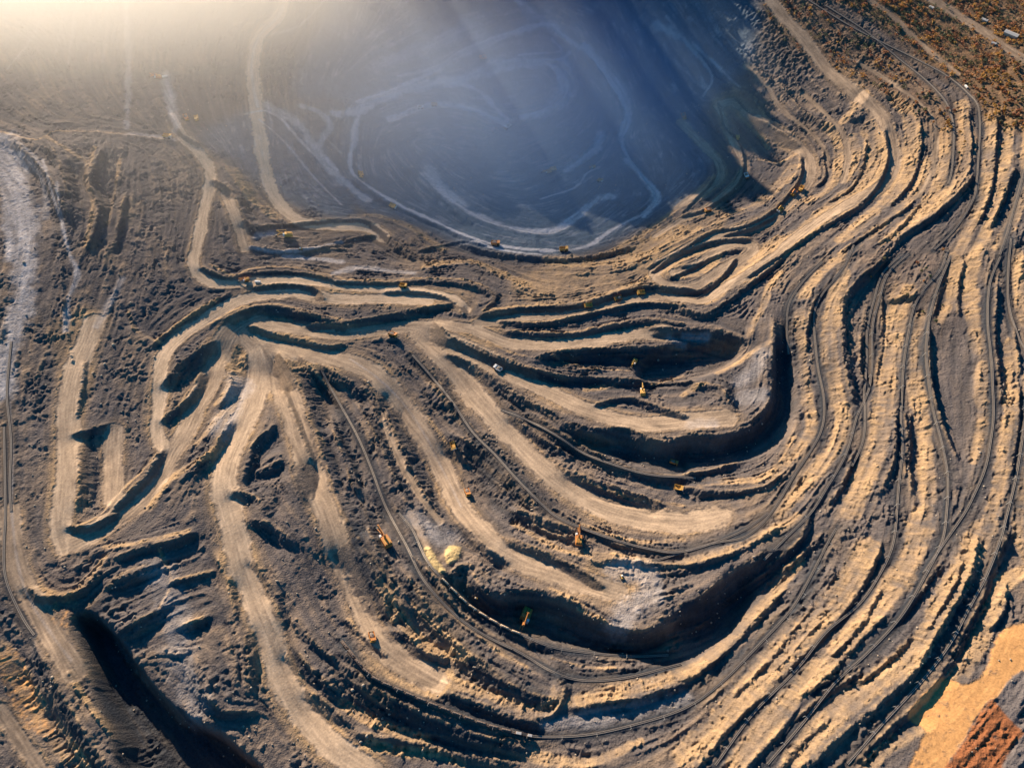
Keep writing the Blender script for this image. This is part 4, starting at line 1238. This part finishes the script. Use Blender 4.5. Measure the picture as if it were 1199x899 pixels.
# ------------------------------------------------------------------ railway tracks
def clip_path(XY, m=30):
    return XY
TRK = []
BEDZ = {}
def resample(XY, st):
    d = np.concatenate([[0], np.cumsum(np.linalg.norm(np.diff(XY, axis=0), axis=1))]); s = np.arange(0, d[-1], st)
    return np.stack([np.interp(s, d, XY[:, 0]), np.interp(s, d, XY[:, 1])], 1)
def strip(bm, C, T, Zc, off, w, z0, z1):
    N = np.stack([-T[:, 1], T[:, 0]], 1); prev = None
    for i in range(len(C)):
        a = C[i]+N[i]*(off-w/2); b_ = C[i]+N[i]*(off+w/2)
        q = [bm.verts.new((a[0], a[1], Zc[i]+z0)), bm.verts.new((a[0], a[1], Zc[i]+z1)), bm.verts.new((b_[0], b_[1], Zc[i]+z1)), bm.verts.new((b_[0], b_[1], Zc[i]+z0))]
        if prev:
            for k in range(3): bm.faces.new((prev[k], q[k], q[k+1], prev[k+1]))
        prev = q
tlabels = ['railway track beside the innermost rocky bench right of the central pit', 'short railway spur along the dark channel right of the central pit', 'main railway track curving down the middle of the right hand benches', 'second railway track next to the main line, crossing over it',
 'railway track below the widest tan face, running to the bottom edge', 'railway track beside the black ridge on the right hand benches', 'smooth grey railway track curving round the right hand plateau', 'railway track near the right edge of the picture, upper stretch', 'outermost railway track, running down to the orange sand',
 'thin railway track through the autumn scrub at the top right', 'railway track on the wide bench under the autumn scrub', 'short railway track at the far right edge of the benches', 'railway track carrying the dark freight train across the bottom', 'pale railway track sweeping down through the spoil banks into the lower valley', 'railway track on a narrow berm carrying the pale loaded wagons',
 'railway track on a ledge above the wide brown haul road', 'railway track under the dark spoil wall in the central pit', 'railway track down the lower left edge', 'railway track down the far left edge']
ti = 0
for f in [f for f in FEATS if f['k'] == 'T']:
    C = resample(f['XY'], 3.0)
    T = np.gradient(C, axis=0); T /= np.linalg.norm(T, axis=1)[:, None]+1e-9
    # bed level: smoothed ground
    zs = G.sample(Z, C[:, 0], C[:, 1]); k = np.ones(9)/9; zp = np.pad(zs, 4, mode='edge'); zc = np.convolve(zp, k, 'valid')
    N = np.stack([-T[:, 1], T[:, 0]], 1)
    side = np.maximum.reduce([G.sample(Z, C[:, 0]+N[:, 0]*o_, C[:, 1]+N[:, 1]*o_) for o_ in (-1.6, 0, 1.6)])
    zc = np.maximum(zc, np.convolve(np.pad(side, 4, mode='edge'), k, 'valid')); zc = zc+0.15
    inb = (np.abs(C[:, 0]) < 1400) & (C[:, 1] > -60) & (C[:, 1] < 2150)
    C, T, zc = C[inb], T[inb], zc[inb]
    t = thing('railway_track', tlabels[ti % len(tlabels)], 'railway track', 'railway tracks along the benches'); ti += 1
    b = NB(); strip(b, C, T, zc, 0, 3.4, -2.2, 0.22); obj('ballast_bed', b, M['ballast'], t)
    b = NB(); strip(b, C, T, zc, -.76, .26, .35, .58); strip(b, C, T, zc, .76, .26, .35, .58); obj('rails', b, M['rail'], t)
    b = NB(); C2 = resample(C, 1.5); T2 = np.gradient(C2, axis=0); T2 /= np.linalg.norm(T2, axis=1)[:, None]; 
    dd = np.concatenate([[0], np.cumsum(np.linalg.norm(np.diff(C, axis=0), axis=1))]); z2 = np.interp(np.arange(len(C2))*1.5, dd, zc)
    for c_, t_, z_ in zip(C2, T2, z2):
        n_ = np.array([-t_[1], t_[0]]); q = [b.verts.new((*(c_+t_*a+n_*e), z_+h)) for h in (.25, .38) for a, e in ((-.22, -1.35), (.22, -1.35), (.22, 1.35), (-.22, 1.35))]
        for fc in ((4, 5, 6, 7), (0, 1, 5, 4), (1, 2, 6, 5), (2, 3, 7, 6), (3, 0, 4, 7)): b.faces.new([q[i] for i in fc])
    so = obj('sleepers', b, M['wood'], t); so['kind'] = 'stuff'
    TRK.append((C, T, zc))
print('tracks', ti, round(time.time()-T0, 1))
# ------------------------------------------------------------------ trains
def make_wagon(loadmat, L=13.0):
    t = thing('freight_wagon', 'x', 'rail wagon')
    b = NB(); prism(b, [(-L/2+.6, 1.3), (-L/2, 3.3), (-L/2+.25, 3.3), (-L/2+.9, 1.6), (L/2-.9, 1.6), (L/2-.25, 3.3), (L/2, 3.3), (L/2-.6, 1.3)], -1.2, 1.2)
    for y in (-1.5, 1.2): box(b, -L/2+.02, L/2-.02, y, y+.3, 1.32, 3.28)
    for k in range(7):
        for y in (-1.62, 1.5): box(b, -L/2+1+k*(L-2)/6-.12, -L/2+1+k*(L-2)/6+.12, y, y+.12, 1.3, 3.2)
    h = obj('hopper', b, M['wagon'], t)
    b = NB(); n = 12
    rows = []
    for i in range(n+1):
        x = -L/2+.8+(L-1.6)*i/n; e = math.sin(math.pi*i/n)**.5
        rows.append([b.verts.new((x, y, 3.25+1.5*e*hh*(1+.2*math.sin(i*2.1)))) for y, hh in ((-1.2, 0), (-.7, .7), (0, 1.1), (.7, .75), (1.2, 0))])
    for a, c in zip(rows[:-1], rows[1:]):
        for j in range(4): b.faces.new((a[j], c[j], c[j+1], a[j+1]))
    obj('ore_load', b, M[loadmat], h)
    for x in (-L/2+2.4, L/2-2.4):
        b = NB(); box(b, x-1.3, x+1.3, -1.0, 1.0, .65, 1.25)
        for dx in (-.9, .9):
            for y in (-.8, .8): cyl(b, (x+dx, y, .48), .48, .14, 'y', 10)
        obj('bogie', b, M['darkm'], t)
    return t
def make_loco():
    t = thing('electric_locomotive', 'x', 'locomotive')
    b = NB(); box(b, -10, 10, -1.6, 1.6, 1.2, 4.2, .12); obj('body', b, M['loco'], t)
    b = NB(); box(b, -9.2, -3.0, -1.35, 1.35, 4.22, 4.9, .15); box(b, 4.5, 9.4, -1.4, 1.4, 4.22, 4.9, .15); obj('roof_housing', b, M['locow'], t)
    b = NB(); box(b, -1.6, 2.6, -.9, .9, 5.4, 5.5); box(b, -.1, .1, -.5, -.3, 4.2, 5.4); box(b, -.1, .1, .3, .5, 4.2, 5.4); obj('pantograph', b, M['darkm'], t)
    for x in (-7, 0, 7):
        b = NB(); box(b, x-1.8, x+1.8, -1.1, 1.1, .6, 1.15)
        for dx in (-1.1, 1.1):
            for y in (-.8, .8): cyl(b, (x+dx, y, .58), .58, .14, 'y', 12)
        obj('bogie', b, M['darkm'], t)
    return t
def on_track(o, tr_, s):
    C, T, zc = tr_; d = np.concatenate([[0], np.cumsum(np.linalg.norm(np.diff(C, axis=0), axis=1))])
    x = float(np.interp(s, d, C[:, 0])); y = float(np.interp(s, d, C[:, 1])); z = float(np.interp(s, d, zc))
    x1 = float(np.interp(s+5, d, C[:, 0])); y1 = float(np.interp(s+5, d, C[:, 1])); z1 = float(np.interp(s+5, d, zc))
    o.rotation_euler = (0, -math.atan2(z1-z, 5), math.atan2(y1-y, x1-x)); o.location = (x, y, z+.58)
def arc_near(tr_, u, v):
    C, T, zc = tr_; pos = np.array([C[:, 0], C[:, 1], zc]).T
    d = pos-np.array([0, 0, H_CAM]); X = d[:, 0]; Yc = d[:, 1]*CR+d[:, 2]*SR; Zc_ = -d[:, 1]*SR+d[:, 2]*CR
    uu = CU+FPX*X/-Zc_; vv = CV-FPX*Yc/-Zc_
    i = int(np.argmin((uu-u)**2+(vv-v)**2)); return float(np.sum(np.linalg.norm(np.diff(C[:i+1], axis=0), axis=1)))
wg = make_wagon('loadd'); first = True
trA = TRK[12]; s0 = arc_near(trA, 408, 752); s1 = arc_near(trA, 618, 860)
s = s0; k = 0
while s < s1-10:
    o = wg if k == 0 else dup_fast(wg)
    o['label'] = 'rusty open wagon with a dark load in the freight train along the bottom'; o['group'] = 'wagons of the dark freight train'
    on_track(o, trA, s); s += 14.6; k += 1
lo = make_loco(); lo['label'] = 'dark locomotive with pale roof housings at the right end of the freight train'; on_track(lo, trA, s+5)
wp = make_wagon('load'); trB = TRK[14]; s = arc_near(trB, 514, 688); s1 = arc_near(trB, 606, 762); k = 0
while s < s1:
    o = wp if k == 0 else dup_fast(wp)
    o['label'] = 'open wagon heaped with pale ore in the train above the dark valley'; o['group'] = 'wagons of the pale loaded train'
    on_track(o, trB, s); s += 15.6; k += 1
# dark string of wagons on the track at the foot of the deep pit
trC = TRK[2] if False else None
# ------------------------------------------------------------------ overhead line masts
def make_mast():
    t = thing('catenary_mast', 'x', 'line mast')
    b = NB(); box(b, -.22, .22, -.22, .22, -1.0, 9.5, .06); obj('pole', b, M['mast'], t)
    b = NB(); box(b, -.1, .1, .2, 3.6, 7.9, 8.1); box(b, -.08, .08, .2, 3.0, 8.7, 8.85); obj('bracket_arm', b, M['mast'], t); return t
ms = make_mast(); k = 0
for ti_, wh in ((12, 'the bottom freight line'), (2, 'the main line on the right benches'), (4, 'the track below the widest tan face'), (5, 'the track by the black ridge'), (8, 'the outermost track'), (14, 'the pale wagon line')):
    C, T, zc = TRK[ti_]
    for i in range(6, len(C)-6, 13):
        n_ = np.array([-T[i][1], T[i][0]]); p = C[i]-n_*3.6
        if abs(p[0]) > 700 or p[1] > 1100: continue
        o = ms if k == 0 else dup_fast(ms); k += 1
        o['label'] = 'slender overhead line mast beside '+wh; o['group'] = 'masts beside '+wh
        o.location = (p[0], p[1], zat(p[0], p[1])); o.rotation_euler = (0, 0, math.atan2(n_[1], n_[0])-math.pi/2)
print('masts', k)
# ------------------------------------------------------------------ loose rocks
def rocks_mesh():
    base = bmesh.new(); bmesh.ops.create_icosphere(base, subdivisions=1, radius=1); bv = np.array([v.co[:] for v in base.verts]); bf = np.array([[v.index for v in f.verts] for f in base.faces]); base.free()
    pr = np.clip(0.25+0.8*mM+0.35*Dm+.3*(tr['D'] < 3), 0, 1)*(1-flat)*(1-.7*mV)*(1-.6*mZ)
    r = np.random.default_rng(5); N = 60000
    x = r.uniform(-800, 1100, N); y = r.uniform(20, 1500, N)
    keep = r.random(N) < near_id(pr, x, y)*0.22*(0.3+1.2*(near_id(n_mid, x, y) > .3)); x, y = x[keep], y[keep]; n = len(x)
    z = G.sample(Z, x, y); sz = r.uniform(.5, 1.5, n)*np.where(r.random(n) < .05, 1.6, 1)
    jit = r.uniform(.7, 1.3, (n, len(bv), 1))
    V = bv[None]*jit*sz[:, None, None]*r.uniform(.6, 1.2, (n, 1, 3)); V += np.stack([x, y, z+sz*.3], 1)[:, None]
    F = bf[None]+(np.arange(n)*len(bv))[:, None, None]
    me = bpy.data.meshes.new('loose_rocks'); V = V.reshape(-1, 3).astype(np.float32); F = F.reshape(-1, 3).astype(np.int32)
    me.vertices.add(len(V)); me.vertices.foreach_set('co', V.ravel()); me.loops.add(F.size); me.loops.foreach_set('vertex_index', F.ravel())
    me.polygons.add(len(F)); me.polygons.foreach_set('loop_start', np.arange(0, F.size, 3, dtype=np.int32)); me.polygons.foreach_set('loop_total', np.full(len(F), 3, np.int32)); me.update(calc_edges=True)
    me.materials.append(M['rock']); o = bpy.data.objects.new('loose_rocks', me); col.objects.link(o); o['kind'] = 'stuff'; print('rocks', n)
rocks_mesh()
# ------------------------------------------------------------------ autumn scrub and trees
def leaf_crown(r, n, seed, flatn=.8):
    """many small leaf clumps spread through an uneven crown"""
    rg = np.random.default_rng(seed); V = []; F = []
    lobes = [(rg.normal(0, .38, 3)*np.array([r, r, r*flatn]), r*rg.uniform(.35, .7)) for _ in range(5)]
    for i in range(n):
        c, lr = lobes[rg.integers(len(lobes))]; d = rg.normal(0, 1, 3); d /= np.linalg.norm(d); p = c+d*lr*rg.uniform(.6, 1.05)
        a = rg.normal(0, 1, 3); a /= np.linalg.norm(a); b = np.cross(a, d+.1); b /= np.linalg.norm(b)+1e-6; s = r*rg.uniform(.10, .22)
        k = len(V); V += [p-a*s-b*s*.7, p+a*s-b*s*.6, p+a*s*.8+b*s, p-a*s*.7+b*s*.9]; F.append((k, k+1, k+2, k+3))
    return np.array(V), F
def crown_obj(name, V, F, mat):
    me = bpy.data.meshes.new(name); me.from_pydata([tuple(v) for v in V], [], F); me.materials.append(mat); o = bpy.data.objects.new(name, me); col.objects.link(o); return o
TREES = []
tdesc = ['bright orange autumn tree', 'rusty red-brown autumn tree', 'olive brown bushy tree', 'dark green bushy tree', 'golden yellow autumn tree']
for i in range(5):
    h_ = 5.5+i*.4
    t = thing('autumn_tree' if i != 3 else 'green_tree', tdesc[i]+' in the scrub beyond the mine benches', 'tree', tdesc[i]+'s in the scrub')
    b = NB(); ring0 = []
    for k_ in range(3):
        zt = [0-.5, h_*.45, h_*.85][k_]; rt = [.28, .2, .07][k_]; ring = [b.verts.new((rt*math.cos(a)+.15*k_, rt*math.sin(a), zt)) for a in [j*math.pi/3 for j in range(6)]]
        if ring0: [b.faces.new((ring0[j], ring0[(j+1) % 6], ring[(j+1) % 6], ring[j])) for j in range(6)]
        ring0 = ring
    for j in range(3): a = j*2.1; v0 = b.verts.new((0.1, 0, h_*.4)); v1 = b.verts.new((.2, .08, h_*.42)); v2 = b.verts.new((math.cos(a)*1.7, math.sin(a)*1.7, h_*.75)); b.faces.new((v0, v1, v2))
    obj('trunk', b, M['bark'], t)
    V, F = leaf_crown(2.9, 190, 40+i, .9); V[:, 2] += h_*.72; c = crown_obj('crown', V, F, LEAF[i]); c.parent = t
    TREES.append(t)
rg = np.random.default_rng(17); N = 60000
vx = rg.uniform(150, 1400, N); vy = rg.uniform(650, 2150, N)
vm = near_id(ATTR['veg'], vx, vy); cl = near_id(n_mid, vx, vy)*.5+near_id(n_sm, vx, vy)*.35
kp = rg.random(N) < np.clip(vm*vm*(0.62+0.6*cl), 0, 1)
vx, vy = vx[kp], vy[kp]; vz = G.sample(Z, vx, vy); cc = near_id(n_big, vx, vy)+.7*near_id(n_mid, vx, vy)+rg.normal(0, .8, len(vx))
kindt = np.select([cc > 1.5, cc > .7, cc > -.1, cc > -.8], [4, 0, 1, 2], 3)
# nearest ones in view as individual trees
d3 = np.stack([vx, vy, vz-H_CAM], 1); Zc_ = -(-d3[:, 1]*SR+d3[:, 2]*CR); uu = CU+FPX*d3[:, 0]/Zc_; vv = CV-FPX*(d3[:, 1]*CR+d3[:, 2]*SR)/Zc_
inv = (uu > 0) & (uu < 1199) & (vv > 0) & (vv < 899); order_ = np.argsort(np.where(inv, Zc_, 1e9))[:280]; indiv = np.zeros(len(vx), bool); indiv[order_] = inv[order_]
usedt = set()
for j in np.where(indiv)[0]:
    kk = int(kindt[j]); o = TREES[kk] if kk not in usedt else dup_fast(TREES[kk]); usedt.add(kk)
    if o is TREES[kk]: KIDS[o.name] = list(o.children)
    sc_ = rg.uniform(.6, 1.15); o.location = (vx[j], vy[j], vz[j]); o.rotation_euler = (0, 0, rg.uniform(0, 6.28)); o.scale = (sc_, sc_, sc_*rg.uniform(.8, 1.2))
for i in range(5):
    if i not in usedt:
        for c in list(TREES[i].children): bpy.data.objects.remove(c)
        bpy.data.objects.remove(TREES[i])
for i in range(5):
    sel_ = np.where(~indiv & (kindt == i))[0]
    if not len(sel_): continue
    V, F = leaf_crown(2.6, 46, 60+i, .85); F = np.array(F); nV = len(V); 
    sc_ = rg.uniform(.5, 1.15, len(sel_)); an = rg.uniform(0, 6.28, len(sel_)); ca, sa = np.cos(an), np.sin(an)
    P_ = np.empty((len(sel_), nV, 3)); P_[:, :, 0] = (V[None, :, 0]*ca[:, None]-V[None, :, 1]*sa[:, None])*1.25; P_[:, :, 1] = (V[None, :, 0]*sa[:, None]+V[None, :, 1]*ca[:, None])*1.25; P_[:, :, 2] = V[None, :, 2]+2.4
    P_ *= 1.2*sc_[:, None, None]; P_ += np.stack([vx[sel_], vy[sel_], vz[sel_]], 1)[:, None]
    FF = (F[None]+(np.arange(len(sel_))*nV)[:, None, None]).reshape(-1, 4).astype(np.int32); P_ = P_.reshape(-1, 3).astype(np.float32)
    me = bpy.data.meshes.new('autumn_scrub'); me.vertices.add(len(P_)); me.vertices.foreach_set('co', P_.ravel()); me.loops.add(FF.size); me.loops.foreach_set('vertex_index', FF.ravel())
    me.polygons.add(len(FF)); me.polygons.foreach_set('loop_start', np.arange(0, FF.size, 4, dtype=np.int32)); me.polygons.foreach_set('loop_total', np.full(len(FF), 4, np.int32)); me.update(calc_edges=True)
    me.materials.append(LEAF[i]); o = bpy.data.objects.new('autumn_scrub', me); col.objects.link(o); o['kind'] = 'stuff'
print('veg', len(vx), round(time.time()-T0, 1))
# ------------------------------------------------------------------ sheds at the top right
def shed(u, v, L, W, Hh, yaw, label):
    x, y, z = px2w(u, v); t = thing('shed', label, 'shed')
    b = NB(); box(b, -L/2, L/2, -W/2, W/2, -1.5, Hh); w = obj('wall', b, M['wallb'], t)
    b = NB(); prism(b, [(-W/2-.5, Hh+.01), (0, Hh+W*.16), (W/2+.5, Hh+.01)], -L/2-.5, L/2+.5); r = obj('roof', b, M['roofw'], t); r.rotation_euler = (0, 0, math.pi/2)
    b = NB(); box(b, -1.6, 1.6, W/2+.003, W/2+.08, -.2, Hh*.8); obj('door', b, M['darkm'], w)
    t.location = (x, y, z); t.rotation_euler = (0, 0, yaw)
a_ = math.radians(-42)
shed(1183, 42, 26, 11, 5, a_, 'long shed with a white pitched roof beside the straight road'); shed(1152, 25, 12, 6, 3.5, a_, 'small pale shed on the roadside, left of the long white shed')
shed(1163, 52, 9, 5, 3, a_, 'low hut near the road edge below the long white shed'); shed(1090, 10, 9, 6, 3, a_, 'small pale hut by the road at the top edge')
# ------------------------------------------------------------------ haze
def closed_box(name, x0, x1, y0, y1, z0, z1, dens, ccol, g_):
    b = NB(); box(b, x0, x1, y0, y1, z0, z1); m = bpy.data.materials.new(name+'_air'); m.use_nodes = True; nt = m.node_tree; nt.nodes.clear()
    out = nt.nodes.new('ShaderNodeOutputMaterial'); v = nt.nodes.new('ShaderNodeVolumePrincipled'); v.inputs['Density'].default_value = dens; v.inputs['Color'].default_value = (*ccol, 1); v.inputs['Anisotropy'].default_value = g_
    nt.links.new(v.outputs[0], out.inputs['Volume']); o = obj(name, b, m); o['kind'] = 'stuff'; return o
zmin = float(Z.min())
def dust_bank(name, c, r, dens, ccol, g_):
    b = NB(); bmesh.ops.create_icosphere(b, subdivisions=3, radius=1.0)
    m = bpy.data.materials.new(name+'_air'); m.use_nodes = True; nt = m.node_tree; nt.nodes.clear()
    out = nt.nodes.new('ShaderNodeOutputMaterial'); v = nt.nodes.new('ShaderNodeVolumePrincipled'); v.inputs['Color'].default_value = (*ccol, 1); v.inputs['Anisotropy'].default_value = g_
    tc = nt.nodes.new('ShaderNodeTexCoord'); ln = nt.nodes.new('ShaderNodeVectorMath'); ln.operation = 'LENGTH'; nt.links.new(tc.outputs['Object'], ln.inputs[0])
    mr = nt.nodes.new('ShaderNodeMapRange'); mr.interpolation_type = 'SMOOTHSTEP'; mr.inputs[1].default_value = 1.0; mr.inputs[2].default_value = 0.3; mr.inputs[3].default_value = 0; mr.inputs[4].default_value = dens
    nt.links.new(ln.outputs['Value'], mr.inputs[0]); nt.links.new(mr.outputs[0], v.inputs['Density']); nt.links.new(v.outputs[0], out.inputs['Volume'])
    o = obj(name, b, m); o.location = c; o.scale = r; o['kind'] = 'stuff'; return o
for bk in BANKS: dust_bank(*bk)
if HAZE > 0: closed_box('haze', -20500, 20500, -15500, 17500, min(zmin, -20)-60, 960, HAZE, (.86, .90, 1.0), HAZE_G)
# ------------------------------------------------------------------ light, sky, camera
sc = bpy.context.scene
w = bpy.data.worlds.new('World'); sc.world = w; w.use_nodes = True; nt = w.node_tree
sky = nt.nodes.new('ShaderNodeTexSky'); sky.sky_type = 'NISHITA'; sky.sun_disc = False; sky.sun_elevation = SUN_EL
az = math.atan2(SUN_XY[0], SUN_XY[1]); sky.sun_rotation = az
sky.altitude = 300; sky.dust_density = 0.3; sky.air_density = 1.3; sky.ozone_density = 3.0
bg = nt.nodes['Background']; bg.inputs[1].default_value = SKY_STR; hs = nt.nodes.new('ShaderNodeHueSaturation'); hs.inputs['Saturation'].default_value = 1.5; nt.links.new(sky.outputs[0], hs.inputs['Color']); nt.links.new(hs.outputs[0], bg.inputs[0])
sl = bpy.data.lights.new('sun', 'SUN'); sl.energy = SUN_STR; sl.angle = math.radians(.5); sl.color = (1.0, .80, .58)
so = bpy.data.objects.new('sun', sl); col.objects.link(so)
dv = Vector((SUN_XY[0]*math.cos(SUN_EL), SUN_XY[1]*math.cos(SUN_EL), math.sin(SUN_EL))); so.rotation_mode = 'QUATERNION'; so.rotation_quaternion = dv.to_track_quat('Z', 'Y'); so.location = (0, 0, 1200)
cd = bpy.data.cameras.new('camera'); cam = bpy.data.objects.new('camera', cd); col.objects.link(cam); sc.camera = cam
cam.location = (0, 0, H_CAM); cam.rotation_euler = (math.radians(90-PITCH), 0, 0); cd.sensor_width = 36; cd.lens = 36*FPX/1199.0; cd.clip_end = 60000; cd.clip_start = 1
vs = sc.view_settings; vs.view_transform = 'Standard'; vs.look = 'None'; vs.exposure = EXPO; vs.gamma = 1
sc.cycles.use_denoising = True; sc.cycles.max_bounces = 4; sc.cycles.volume_bounces = 3; sc.cycles.diffuse_bounces = 3
print('done', round(time.time()-T0, 1))
